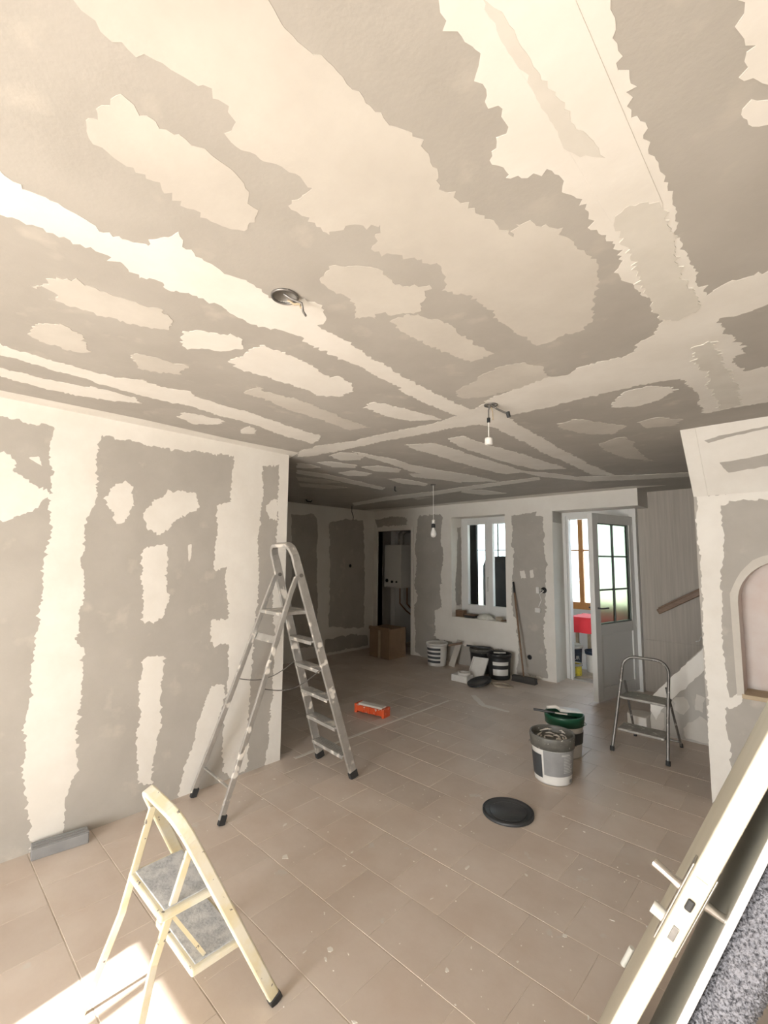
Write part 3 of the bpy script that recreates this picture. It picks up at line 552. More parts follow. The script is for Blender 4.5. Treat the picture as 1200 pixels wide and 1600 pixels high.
# far left, front, right walls
wall_far = struct('wall_far_left', 'dim plastered end wall with bare board panels', MB().add(*cut_box((XL - 0.1, XL, YF, YB + 0.12, 0, H), [((XL + 0.05, 5.42, 1.46), (XL - 0.06, 5.42, 1.46), 0.026)])), M['plaster'])
patches(FAR_LEFT_PATCHES, wall_far, lambda a, b, t: (XL + t, a, max(b, 0.0)), 0.04, 0.012, seed=91, holes=[(5.42, 1.46, 0.026)])
DX0, DX1, DH = -1.585, -0.10, 2.12
mb = MB()
mb.box(-6.4, DX0, YF - 0.3, YF, 0, H).box(DX1, 1.7, YF - 0.3, YF, 0, H).box(DX0, DX1, YF - 0.3, YF, DH, H)
struct('wall_front', 'plain front wall with the open entrance doorway', mb, M['plaster'])
mb = MB()
mb.box(-1.36, -1.325, YF - 0.2, YF - 0.14, 0, DH)
struct('trim_2', 'slim white door post in the front doorway', mb, M['pvc'])
struct('wall_right', 'plain plastered wall that the cream door leans on', MB().box(XR, XR + 0.1, YF, 3.83, 0, H), M['plaster'])
struct('wall_stairwell', 'plain plastered end wall of the stairwell', MB().box(1.6, 1.7, 3.83, 6.55, 0, H), M['plaster'])

# niche wall with arched recess
NX, NR, NZ0, NZ1, NY = -0.10, 0.29, 0.735, 1.33, 3.83
mb = MB()
archp = [(NX - NR, NZ0)] + [(NX - NR * math.cos(math.pi * i / 20), NZ1 + NR * 0.98 * math.sin(math.pi * i / 20)) for i in range(21)] + [(NX + NR, NZ0)]
X0, X1 = -0.60, 1.6
def q4(mb, a, b, c, d): mb.add([a, b, c, d], [(0, 1, 2, 3)])
q4(mb, (X0, NY, 0), (NX - NR, NY, 0), (NX - NR, NY, H), (X0, NY, H))
q4(mb, (NX + NR, NY, 0), (X1, NY, 0), (X1, NY, H), (NX + NR, NY, H))
q4(mb, (NX - NR, NY, 0), (NX + NR, NY, 0), (NX + NR, NY, NZ0), (NX - NR, NY, NZ0))
for (a, b), (c, d) in zip(archp[1:-1], archp[2:-1]):
    q4(mb, (a, NY, b), (c, NY, d), (c, NY, H), (a, NY, H))
q4(mb, (X0, NY, 0), (X0, NY, H), (X0, NY + 0.35, H), (X0, NY + 0.35, 0))
q4(mb, (X0, NY + 0.35, 0), (X1, NY + 0.35, 0), (X1, NY + 0.35, H), (X0, NY + 0.35, H))
wall_niche = struct('wall_niche', 'plasterboard pier wall with white corner band and arched niche', mb, M['board'], fix=False)
mb = MB()
for (a, b), (c, d) in zip(archp, archp[1:] + archp[:1]):
    q4(mb, (a, NY, b), (c, NY, d), (c, NY + 0.2, d), (a, NY + 0.2, b))
mb.add([(a, NY + 0.2, b) for a, b in archp], [tuple(range(len(archp)))])
mb.build('niche_recess', M['pinkplaster'], wall_niche, fix=False)
mb = MB()
inner = archp
outer = [(NX - NR - 0.035, NZ0 - 0.005)] + [(NX - (NR + 0.04) * math.cos(math.pi * i / 20), NZ1 + (NR + 0.045) * math.sin(math.pi * i / 20)) for i in range(21)] + [(NX + NR + 0.03, NZ0 - 0.005)]
rr = random.Random(4)
outer = [(a + rr.uniform(-.006, .006), b + rr.uniform(-.006, .006)) for a, b in outer]
for i in range(len(inner) - 1):
    a, b, c, d = inner[i], inner[i + 1], outer[i + 1], outer[i]
    mb.prism([a, b, c, d], lambda x, z: (min(x, XR), NY + 0.001, z), lambda x, z: (min(x, XR), NY - 0.003, z))
mb.build('niche_rim', M['T'], wall_niche)
MB().box(NX - NR - 0.012, XR, NY - 0.012, NY + 0.19, NZ0 - 0.022, NZ0 + 0.006).build('niche_sill', M['palewood'], wall_niche, bevel=0.003)
patches(NICHE_WALL_PATCHES, wall_niche, lambda a, b, t: (min(max(a, X0), XR), NY - t, min(max(b, 0), H)), 0.014, 0.006, seed=131)
# sloping bulkhead between pier and ceiling
SY, SZ = 3.49, 2.05
def sl(x, s, t=0.0):
    d = Vector((0, NY - SY, SZ - H)); n = Vector((0, -(H - SZ), -(NY - SY))).normalized()
    return Vector((x, SY, H)) + d * s + n * t
mb = MB().prism([(SY, H), (NY, SZ), (NY, H)], lambda a, b: (X0, a, b), lambda a, b: (XR, a, b))
bulk = struct('trim_1', 'sloping white plaster bulkhead above the niche wall', mb, M['C'])
for poly in ([(-0.42, .52), (-0.1, .47), (XR, .44), (XR, .57), (-0.1, .62), (-0.38, .68)], [(-0.48, .19), (-0.40, .15), (-0.2, .13), (XR, .07), (XR, .10), (-0.2, .155), (-0.36, .19), (-0.46, .23)]):
    plate(ragged(poly, 0.025, 0.006, 5), lambda x, s: sl(x, s, -0.002), lambda x, s: sl(x, s, 0.0016)).build('bare_board_patch', M['board'], bulk)
MB().prism([(X0, 0), (-0.515, 0), (-0.515, 1.0), (X0, 1.0)], lambda x, s: sl(x, s, -0.002), lambda x, s: sl(x, s, 0.004)).build('corner_strip', M['C'], bulk, bevel=0.002)

# back wall with boiler doorway, deep window recess and door recess
BD = YB + 0.45
BACK_HOLES = [(-2.690, 1.185, 0.038), (-2.915, 0.272, 0.030)]
mb = MB()
mb.box(-6.3, -5.80, YB, YB + 0.12, 0, H).box(-5.80, -5.02, YB, YB + 0.12, 2.08, H).box(-5.02, -4.70, YB, YB + 0.12, 0, H)
mb.box(-4.70, -4.19, YB, BD, 0, H).box(-4.19, -3.25, YB, BD, 0, 0.70).box(-4.19, -3.25, YB, BD, 2.25, H)
mb.add(*cut_box((-3.25, -2.55, YB, BD, 0, H), [((x, YB - 0.05, z), (x, YB + 0.055, z), r) for x, z, r in BACK_HOLES]))
mb.box(-2.55, -1.50, YB, BD, 2.25, H)
wall_back = struct('wall_back', 'skimmed back wall with window recess, doorways and bare board strips', mb, M['plaster'])
patches(BACK_WALL_PATCHES, wall_back, lambda a, b, t: (a, YB - t, min(max(b, 0), H)), 0.02, 0.011, seed=151, holes=BACK_HOLES)
MB().box(-5.86, -5.80, YB - 0.012, YB + 0.13, 0, 2.13).box(-5.02, -4.96, YB - 0.012, YB + 0.13, 0, 2.13).box(-5.80, -5.02, YB - 0.012, YB + 0.13, 2.08, 2.13).build('doorway_casing', M['plaster'], wall_back, bevel=0.004)
MB().box(-2.552, -2.546, YB + 0.02, YB + 0.3, 2.10, 2.252).build('bare_board_patch', M['B'], wall_back)
plate(ragged([(6.10, 0.95), (6.13, 0.86), (6.27, 0.86), (6.27, 2.12), (6.16, 2.10), (6.15, 1.5), (6.11, 1.3)], 0.03, 0.01, 61), lambda a, b: (-4.192, a, b), lambda a, b: (-4.1885, a, b)).build('bare_board_patch', M['B'], wall_back)
mb = MB()
mb.box(-6.4, -6.3, YB + 0.12, 7.05, 0, H).box(-4.70, -4.60, BD, 7.05, 0, H).box(-6.4, -4.6, 7.05, 7.1, 0, H)
struct('wall_closet', 'dark walls of the boiler cupboard', mb, M['plaster'])
ws = struct('wall_stair', 'taupe papered wall of the staircase', MB().box(-1.64, 1.6, BD, BD + 0.1, 0, H), M['paper'])
MB().box(-1.64, 1.6, BD - 0.006, BD, 0.0, 0.62).build('lower_panel', M['paper'], ws, bevel=0.002)

# stairs
stp = thing('staircase', 'plain staircase rising behind the plaster patched side panel', 'staircase', (-1.1, 5.7, 0))
for i in range(8):
    MB().box(-1.22 + 0.2 * i, 1.59, 5.06, BD - 0.012, 0.16 * i, 0.16 * (i + 1)).build('step', M['board'], stp, bevel=0.004)
prof = [(-1.215, 0), (-1.215, .20), (-1.205, .30), (-1.18, .355), (-1.05, .51), (-0.90, .69), (-0.77, .84), (-0.4, 1.24), (0.2, 1.85), (0.2, 0)]
ssd = struct('wall_stair_side', 'grey plasterboard stair side with white filled edge', MB().prism(prof, lambda a, b: (a, 4.95, b), lambda a, b: (a, 5.05, b)), M['board'])
mb = MB()
poly = [(-1.22, 4.82)] + [(-1.28 - 0.13 * math.sin(math.pi * i / 12), 4.935 - 0.115 * math.cos(math.pi * i / 12)) for i in range(13)] + [(-1.22, 5.05)]
mb.prism(poly, lambda a, b: (a, b, 0), lambda a, b: (a, b, 0.155)).build('curtail_step', M['C'], ssd, bevel=0.006)
edge = prof[1:9]
band = edge + [(a + 0.05, b - 0.13) for a, b in edge[::-1]]
band[-1] = (-1.17, 0.12)
plate(ragged(band, 0.03, 0.006, 3), lambda a, b: (a, 4.952, max(b, 0)), lambda a, b: (a, 4.9475, max(b, 0))).build('plaster_patch', M['C'], ssd)
for i, poly in enumerate(([(-1.22, .02), (-1.12, .05), (-1.1, .2), (-1.17, .22), (-1.22, .14)], [(-1.02, .25), (-.95, .22), (-.9, .3), (-.94, .38), (-1.01, .36)],
                          [(-.94, .02), (-.78, .02), (-.75, .2), (-.83, .24), (-.92, .16), (-.96, .1)], [(-.86, .28), (-.8, .27), (-.78, .4), (-.84, .42)])):
    plate(ragged(poly, 0.025, 0.006, 30 + i), lambda a, b: (a, 4.952, max(b, 0)), lambda a, b: (a, 4.9482, max(b, 0))).build('plaster_patch', M['T'], ssd)

# handrail on the stair wall
hr = thing('handrail', 'brown wooden handrail bracketed to the papered stair wall', 'handrail', (-1.43, BD - 0.07, 0.97))
p0, p1 = Vector((-1.43, BD - 0.07, 0.975)), Vector((0.3, BD - 0.07, 1.995))
MB().bar(p0, p1, 0.045, 0.06, (0, 1, 0)).build('rail', M['wood'], hr, bevel=0.008)
MB().bar(p0 + Vector((0.01, -0.01, 0.045)), p1 + Vector((0, -0.01, 0.045)), 0.055, 0.018, (0, 1, 0)).build('rail_cap', M['wood'], hr, bevel=0.004)
for s in (0.27, 0.8):
    c = p0.lerp(p1, s)
    MB().tube([c + Vector((0, 0, -0.03)), c + Vector((0.01, 0.02, -0.07)), c + Vector((0.012, 0.07, -0.075))], 0.008).build('bracket', M['darkmetal'], hr)
hk = tag(MB().tube([(-1.02, BD, 0.72), (-1.02, BD - 0.03, 0.72), (-1.03, BD - 0.035, 0.68), (-1.07, BD - 0.035, 0.665)], 0.006).build('wall_hook', M['pvc']), 'small pale hook low on the papered stair wall', 'hook')

# ------------------------------------------------------------------ window in the back wall
win = struct('window_1', 'white framed two-leaf window in the deep wall recess', MB().box(-4.19, -3.25, 6.28, 6.36, 0.70, 0.80).box(-4.19, -3.25, 6.28, 6.36, 2.20, 2.25).box(-4.19, -4.13, 6.28, 6.36, 0.80, 2.20).box(-3.31, -3.25, 6.28, 6.36, 0.80, 2.20), M['pvc'], bevel=0.004)
for x0, x1 in ((-4.13, -3.685), (-3.685, -3.31)):
    mb = MB()
    z0, z1 = 0.80, 2.20
    e = 0.075
    mb.box(x0, x0 + e, 6.26, 6.33, z0, z1).box(x1 - e * .75, x1, 6.26, 6.33, z0, z1).box(x0 + e, x1 - e * .75, 6.26, 6.33, z0, z0 + 0.08).box(x0 + e, x1 - e * .75, 6.26, 6.33, z1 - 0.06, z1)
    lf = mb.build('window_leaf', M['pvc'], win, bevel=0.004)
    MB().box(x0 + e, x1 - e * .75, 6.29, 6.296, z0 + 0.08, z1 - 0.06).build('pane', M['glass'], lf)
MB().box(-3.70, -3.68, 6.225, 6.26, 1.28, 1.32).box(-3.70, -3.68, 6.215, 6.235, 1.10, 1.32).build('window_handle', M['pvc'], win, bevel=0.004)

# ------------------------------------------------------------------ back door (frame and open leaf)
d1 = struct('door_1', 'half glazed back door standing open into the room', MB().box(-2.55, -2.47, 6.34, 6.43, 0, 2.25).box(-1.70, -1.62, 6.34, 6.43, 0, 2.25).box(-2.47, -1.70, 6.34, 6.43, 2.15, 2.25)
            .box(-2.47, -2.455, 6.30, 6.35, 0, 2.15).box(-2.51, -2.495, 6.315, 6.345, 0, 2.2), M['pvc'], bevel=0.003)
MB().box(-2.47, -1.70, 6.32, 6.45, 0, 0.02).build('threshold', M['alu'], d1)
hg, fe = Vector((-1.685, 6.36, 0)), Vector((-1.875, 5.455, 0))
du = (fe - hg).normalized(); dn = Vector((-du.y, du.x, 0))   # towards the viewer's side
if dn.x > 0: dn = -dn
LF = (fe - hg).length
def lfr(p): return hg + du * p.x + dn * p.y + Vector((0, 0, p.z))
z0, z1 = 0.025, 2.14
mb = MB()
gu0, gu1, gz0, gz1 = 0.11, LF - 0.11, 0.86, 2.03
mb.box(0, gu0, -0.03, 0.03, z0, z1, lfr).box(gu1, LF, -0.03, 0.03, z0, z1, lfr).box(gu0, gu1, -0.03, 0.03, gz1, z1, lfr).box(gu0, gu1, -0.03, 0.03, gz0 - 0.12, gz0, lfr).box(gu0, gu1, -0.03, 0.03, z0, 0.16, lfr)
leaf = mb.build('door_leaf', M['pvc'], d1, bevel=0.003)
MB().box(gu0, gu1, -0.014, 0.014, 0.16, gz0 - 0.12, lfr).build('lower_panel', M['pvc'], leaf, bevel=0.004)
cw, chh = (gu1 - gu0) / 2, (gz1 - gz0) / 3
for i in range(2):
    for j in range(3):
        MB().box(gu0 + i * cw + 0.006, gu0 + (i + 1) * cw - 0.006, -0.003, 0.003, gz0 + j * chh + 0.006, gz0 + (j + 1) * chh - 0.006, lfr).build('pane', M['frost'], leaf)
mb = MB().box(gu0 + cw - 0.010, gu0 + cw + 0.010, -0.012, 0.012, gz0, gz1, lfr)
for j in (1, 2): mb.box(gu0, gu1, -0.0121, 0.0121, gz0 + j * chh - 0.010, gz0 + j * chh + 0.010, lfr)
mb.box(gu0, gu0 + 0.012, -0.02, 0.02, gz0, gz1, lfr).box(gu1 - 0.012, gu1, -0.02, 0.02, gz0, gz1, lfr).box(gu0, gu1, -0.0201, 0.0201, gz0, gz0 + 0.014, lfr).box(gu0, gu1, -0.0201, 0.0201, gz1 - 0.012, gz1, lfr)
mb.build('glazing_bars', M['muntin'], leaf)
MB().box(LF - 0.075, LF - 0.035, 0.03, 0.037, 0.90, 1.14, lfr).build('handle_plate', M['darkmetal'], leaf)
MB().tube([lfr(Vector((LF - 0.055, 0.03, 1.05))), lfr(Vector((LF - 0.055, 0.075, 1.05))), lfr(Vector((LF - 0.075, 0.085, 1.05))), lfr(Vector((LF - 0.18, 0.085, 1.05)))], 0.009).build('lever_handle', M['darkmetal'], leaf)
MB().tube([lfr(Vector((LF - 0.055, -0.03, 1.05))), lfr(Vector((LF - 0.055, -0.075, 1.05))), lfr(Vector((LF - 0.075, -0.085, 1.05))), lfr(Vector((LF - 0.18, -0.085, 1.05)))], 0.009).build('lever_handle', M['darkmetal'], leaf)
for z in (0.3, 0.78, 1.35, 1.95):
    MB().tube([(-1.665, 6.325, z), (-1.665, 6.325, z + 0.09)], 0.009).build('hinge', M['pvc'], d1)

# ------------------------------------------------------------------ veranda beyond
struct('ground', 'pale paved ground outside the house', MB().box(-30, 30, -30, 40, -0.4, -0.2), M['pavement'])
struct('floor_veranda', 'pale floor of the veranda behind the house', MB().box(-5.8, -0.7, 6.45, 8.4, -0.2, -0.005), M['render'])
VW = 8.2
mb = MB().box(-5.8, -3.75, VW, VW + 0.12, 0, 0.3).box(-3.82, -3.74, VW, VW + 0.12, 0.3, 2.4).box(-3.75, -0.7, VW, VW + 0.12, 0, 0.74).box(-5.8, -0.7, VW, VW + 0.12, 2.40, 2.6).box(-5.9, -5.8, 6.45, VW + 0.12, 0, 2.6).box(-0.7, -0.6, 6.55, VW + 0.12, 0, 2.6)
struct('wall_veranda', 'white knee wall and ends of the glazed veranda', mb, M['render'])
struct('roof_veranda', 'flat white roof of the veranda', MB().box(-5.9, -0.6, 6.46, VW + 0.2, 2.62, 2.70), M['render'])
mb = MB().box(-3.75, -0.7, VW + 0.01, VW + 0.10, 0.74, 0.86).box(-3.75, -0.7, VW + 0.01, VW + 0.10, 2.32, 2.40)
xs = [-3.0, -2.2, -1.4]
for x in xs: mb.box(x - 0.04, x + 0.04, VW + 0.02, VW + 0.09, 0.86, 2.32)
vw = struct('window_2', 'orange varnished timber veranda glazing', mb, M['pine'], bevel=0.004)
xe = [-3.75] + xs + [-0.7]
for a, b in zip(xe, xe[1:]):
    MB().box(a + 0.04, b - 0.04, VW + 0.035, VW + 0.065, 1.745, 1.775).build('glazing_bar', M['pine'], vw)
    MB().box(a + 0.04, b - 0.04, VW + 0.05, VW + 0.055, 0.86, 1.745).build('pane', M['glass'], vw)
    MB().box(a + 0.04, b - 0.04, VW + 0.05, VW + 0.055, 1.775, 2.32).build('pane', M['glass'], vw)

w3 = struct('window_3', 'white glazed end of the veranda with thin dark bars', MB().box(-5.8, -3.82, VW + 0.02, VW + 0.09, 0.3, 0.36).box(-5.8, -3.82, VW + 0.02, VW + 0.09, 2.33, 2.40), M['pvc'])
for a, b in ((-5.8, -5.25), (-5.25, -4.63), (-4.63, -3.82)):
    if b < -4: MB().box(b - 0.012, b + 0.012, VW + 0.04, VW + 0.07, 0.36, 2.33).build('glazing_bar', M['muntin'], w3)
    MB().box(a + 0.012, b - 0.012, VW + 0.043, VW + 0.067, 1.765, 1.785).build('glazing_bar', M['muntin'], w3)
    MB().box(a + 0.012, b - 0.012, VW + 0.05, VW + 0.055, 0.36, 1.765).build('pane', M['glass'], w3)
    MB().box(a + 0.012, b - 0.012, VW + 0.05, VW + 0.055, 1.785, 2.33).build('pane', M['glass'], w3)

tb = thing('veranda_table', 'table under a bright red cloth in the veranda', 'table', (-2.3, 7.25, 0))
MB().box(-2.76, -2.11, 6.98, 7.6, 0.72, 0.745).build('tabletop', M['palewood'], tb)
for x in (-2.66, -2.18):
    for y in (7.05, 7.53):
        MB().box(x - 0.02, x + 0.02, y - 0.02, y + 0.02, -0.005, 0.72).build('leg', M['palewood'], tb)
mb = MB()
nx, ny = 30, 20
vs, fs = [], []
rr = random.Random(2)
for j in range(ny + 1):
    for i in range(nx + 1):
        x = -3.0 + 1.13 * i / nx; y = 6.78 + 1.0 * j / ny
        ex = max(0, -2.77 - x, x + 2.10); ey = max(0, 6.97 - y, y - 7.61)
        e = max(ex, ey)
        z = 0.749 - e * 1.15
        xx = min(max(x, -2.77 - ex * 0.15), -2.10 + ex * 0.15); yy = min(max(y, 6.97 - ey * 0.15), 7.61 + ey * 0.15)
        if e > 0: xx += 0.012 * math.sin(9 * y * 3.1); yy += 0.012 * math.sin(x * 31)
        vs.append((xx, yy, z))
for j in range(ny):
    for i in range(nx):
        a = j * (nx + 1) + i
        fs.append((a, a + 1, a + nx + 2, a + nx + 1))
mb.add(vs, fs, True)
tag(mb.build('tablecloth', M['red'], fix=False), 'bright red cloth draped over the veranda table', 'tablecloth')

# ------------------------------------------------------------------ buckets
def text_mesh(body, size):
    cu_ = bpy.data.curves.new('lettering', 'FONT'); cu_.body = body; cu_.size = size; cu_.align_x = 'CENTER'; cu_.align_y = 'CENTER'
    o = bpy.data.objects.new('lettering', cu_); col.objects.link(o)
    dg = bpy.context.evaluated_depsgraph_get(); dg.update()
    me = bpy.data.meshes.new_from_object(o.evaluated_get(dg))
    bpy.data.objects.remove(o)
    return me

def bucket(name, label, c, rb, rt, h, body, rim, rimh=0.05, inside=None, group=None, fill=0.10):
    t = thing(name, label, 'bucket', c, group)
    x, y, z = c
    rw = rb + (rt - rb) * (h - rimh) / h
    MB().lathe([(0, 0.006), (rb - 0.006, 0.006), (rb, 0.0), (rb + 0.002, 0.01), (rw, h - rimh)], c, 40).build('bucket_body', body, t)
    MB().lathe([(rw, h - rimh), (rw + 0.009, h - rimh), (rw + 0.011, h - rimh * 0.5), (rw + 0.013, h - rimh * 0.45), (rw + 0.014, h - 0.006), (rw + 0.011, h), (rw + 0.003, h), (rw - 0.001, h - 0.01), (rb + 0.01, h - fill)], c, 40).build('bucket_rim', rim, t)
    MB().lathe([(0, h - fill), (rb + 0.016, h - fill + 0.004)], c, 40).build('contents', inside or M['white'], t)
    return t

def ang(c): return math.atan2(-c[1], -c[0])   # direction from the bucket to the camera
# front bucket
cB = (-1.505, 3.43, 0)
t = bucket('plaster_bucket', 'white plaster bucket with grey label and smeared dark rim on the tiles', cB, 0.128, 0.152, 0.325, M['white'], M['grime'], 0.085, inside=M['grime'], fill=0.05)
a = ang(cB)
rz = lambda z, e=0.0012: 0.130 + (0.152 - 0.128) * z / 0.325 + e
mb = MB().arcband(cB, rz(.065), rz(.235), .065, .235, a - 0.45, a + 1.35); mb.build('grey_label', M['labelgrey'], t, fix=False)
MB().arcband(cB, rz(.04), rz(.20), .04, .20, a - 1.9, a - 0.55).build('dark_label', M['labeldark'], t, fix=False)
lab = MB()
rr = random.Random(3)
for i in range(13):
    z = 0.218 - i * 0.0105
    l0 = a + 0.55 - (0.12 if i < 2 else 0); l1 = l0 + rr.uniform(0.35, 0.62)
    lab.arcband(cB, rz(z, .0022), rz(z + .0035, .0022), z, z + (0.007 if i == 1 else 0.0032), l0, l1, 8)
lab.build('label_print', M['print'], t, fix=False)
MB().arcband(cB, rz(.012, .002), rz(.04, .002), .016, .040, a + 0.95, a + 1.2).build('barcode', M['labelgrey'], t, fix=False)
# plaster smears on the rim and inside
mb = MB()
rr = random.Random(8)
for i in range(26):
    th = rr.uniform(0, 6.28); r0 = rr.uniform(0.02, 0.135); l = rr.uniform(0.015, 0.05)
    q = Vector((cB[0] + r0 * math.cos(th), cB[1] + r0 * math.sin(th), 0.279 + (0.02 if r0 > 0.11 else 0)))
    d = Vector((math.cos(th + 1.5), math.sin(th + 1.5), rr.uniform(-.2, .2))) * l
    mb.tube([q - d, q + Vector((0, 0, .006)), q + d], [0.002, 0.007, 0.003], 6)
tag(mb.build('plaster_smears', M['splat'], t), kind='stuff')
# bail handle folded against the rim
MB().tube([(cB[0] + 0.165 * math.cos(a + 1.57 + 3.14 * i / 16), cB[1] + 0.165 * math.sin(a + 1.57 + 3.14 * i / 16), 0.245 - 0.05 * math.sin(3.14 * i / 16)) for i in range(17)], 0.003, 6).build('bail_handle', M['steel'], t)

# green bucket behind
cG = (-1.615, 3.93, 0)
t = bucket('green_bucket', 'white bucket with dark green rim carrying trowels, behind the grey labelled bucket', cG, 0.125, 0.150, 0.32, M['white'], M['green'], 0.075, inside=M['green'], fill=0.06)
a = ang(cG)
MB().arcband(cG, rz(.11), rz(.20), .11, .20, a - 0.1, a + 1.7).build('dark_label', M['labeldark'], t, fix=False)
MB().tube([(cG[0] + 0.168 * math.cos(a + 0.9 + 3.14 * i / 16), cG[1] + 0.168 * math.sin(a + 0.9 + 3.14 * i / 16), 0.27 - 0.03 * math.sin(3.14 * i / 16)) for i in range(17)], 0.003, 6).build('bail_handle', M['green'], t)
tr = thing('filling_knife', 'wide plaster coated filling knife lying across the green bucket', 'trowel', (cG[0], cG[1], 0.325))
u = Vector((0.74, 0.67, 0)).normalized(); v = Vector((-u.y, u.x, 0))
c0 = Vector((cG[0] - 0.02, cG[1] + 0.02, 0.326))
MB().add([c0 - u * 0.03 - v * 0.03, c0 + u * 0.15 - v * 0.06, c0 + u * 0.15 + v * 0.06, c0 - u * 0.03 + v * 0.03,
          c0 - u * 0.03 - v * 0.03 + Vector((0, 0, .03)), c0 + u * 0.15 - v * 0.06 + Vector((0, 0, .004)), c0 + u * 0.15 + v * 0.06 + Vector((0, 0, .004)), c0 - u * 0.03 + v * 0.03 + Vector((0, 0, .03))],
         [(0, 3, 2, 1), (4, 5, 6, 7), (0, 1, 5, 4), (1, 2, 6, 5), (2, 3, 7, 6), (3, 0, 4, 7)]).build('blade', M['white'], tr, bevel=0.004)
MB().tube([c0 - u * 0.03 + Vector((0, 0, .02)), c0 - u * 0.06 + Vector((0, 0, .035)), c0 - u * 0.13 + Vector((0, 0, .03))], [0.012, 0.015, 0.013], 10, up=(0, 0, 1)).build('knife_handle', M['splat'], tr)
st = thing('putty_knife', 'thin black handled putty knife sticking out past the green bucket rim', 'trowel', (cG[0] - 0.1, cG[1] - 0.05, 0.325))
MB().tube([(cG[0] - 0.04, cG[1] - 0.09, 0.334), (cG[0] - 0.11, cG[1] - 0.115, 0.336), (cG[0] - 0.20, cG[1] - 0.145, 0.338)], [0.008, 0.011, 0.010], 8).build('knife_handle', M['black'], st)
MB().bar((cG[0] - 0.04, cG[1] - 0.09, 0.334), (cG[0] + 0.05, cG[1] - 0.055, 0.332), 0.03, 0.003, (1, -1.8, 0)).build('blade', M['splat'], st)

# black lid on the floor
def lid(name, label, c, r, m, fr=None):
    t = thing(name, label, 'lid', c)
    MB().lathe([(0, 0.010), (r * 0.86, 0.010), (r * 0.88, 0.016), (r * 0.93, 0.017), (r * 0.95, 0.012), (r * 0.975, 0.012), (r * 0.985, 0.018), (r, 0.018), (r * 1.005, 0.004), (r, 0.0)], c, 48, fr).build('lid_disc', m, t)
    MB().lathe([(r * 0.70, 0.010), (r * 0.705, 0.0125), (r * 0.72, 0.0125), (r * 0.725, 0.010)], c, 48, fr).build('moulded_ring', m, t)
    return t
lid('bucket_lid', 'round black bucket lid flat on the open floor tiles', (-1.518, 2.775, 0.0), 0.158, M['blackdust'])

# ------------------------------------------------------------------ aluminium step ladder
A1, B1 = Vector((-2.557, 2.411, 0)), Vector((-2.72, 1.92, 1.70))
A2, B2 = Vector((-3.0, 2.454, 0)), Vector((-2.97, 1.92, 1.70))
G1, G2 = Vector((-2.69, 1.447, 0)), Vector((-3.125, 1.472, 0))
lad = thing('step_ladder', 'tall plaster spattered aluminium step ladder standing open by the partition end', 'ladder', (-2.84, 1.95, 0))
def rail(A, B, z): return A.lerp(B, z / 1.70)
side = (A1 - A2).normalized()
for A, B in ((A1, B1), (A2, B2)):
    rl = MB().bar(rail(A, B, 0.04), rail(A, B, 1.58), 0.024, 0.062, side).build('rail', M['alu'], lad, bevel=0.003)
    MB().bar(rail(A, B, 0.0) + Vector((0, 0, 0.0)), rail(A, B, 0.05), 0.03, 0.07, side).build('rubber_foot', M['rubber'], rl, bevel=0.004)
top1, top2 = rail(A1, B1, 1.57), rail(A2, B2, 1.57)
upv = (B1 - A1).normalized()
mid = (top1 + top2) / 2 + Vector((0, -0.04, 0.13))
hoop = [top1, top1 + upv * 0.05, top1 + upv * 0.10 - side * 0.02, top1 + upv * 0.125 - side * 0.06, top2 + upv * 0.125 + side * 0.06, top2 + upv * 0.10 + side * 0.02, top2 + upv * 0.05, top2]
MB().ribbon(hoop, 0.062, 0.026, (0, 1, 0.3)).build('top_hoop', M['alu'], lad, bevel=0.006)
for z in (0.17, 0.375, 0.585, 0.795, 1.0):
    a, b = rail(A1, B1, z), rail(A2, B2, z)
    fwd = Vector((side.y, -side.x, 0)) * -1
    if fwd.y < 0: fwd = -fwd
    s = MB()
    c = (a + b) / 2
    w = (a - b).length - 0.02
    def sfr(p, c=c): return c + side * p.x + fwd * p.y + Vector((0, 0, p.z))
    s.box(-w / 2, w / 2, -0.045, 0.045, -0.012, 0.0, sfr).box(-w / 2, w / 2, 0.030, 0.0451, -0.030, 0.0, sfr).box(-w / 2, w / 2, -0.0451, -0.036, -0.026, 0.0, sfr)
    sp = s.build('step', M['alu'], lad, bevel=0.002)
    rb = MB()
    for k in range(5): rb.box(-w / 2 + 0.004, w / 2 - 0.004, -0.036 + k * 0.017, -0.031 + k * 0.017, 0.0, 0.002, sfr)
    rb.build('tread_ribs', M['alu'], sp)
# platform
a, b = rail(A1, B1, 1.22), rail(A2, B2, 1.22); c = (a + b) / 2; w = (a - b).length - 0.02
def sfr(p): return c + side * p.x + fwd * p.y + Vector((0, 0, p.z))
pf = MB().box(-w / 2, w / 2, -0.23, 0.04, -0.025, 0.0, sfr).build('platform', M['alu'], lad, bevel=0.005)
MB().box(-w / 2 + 0.02, w / 2 - 0.02, -0.21, 0.02, 0.0, 0.003, sfr).build('tread_ribs', M['alu'], pf)
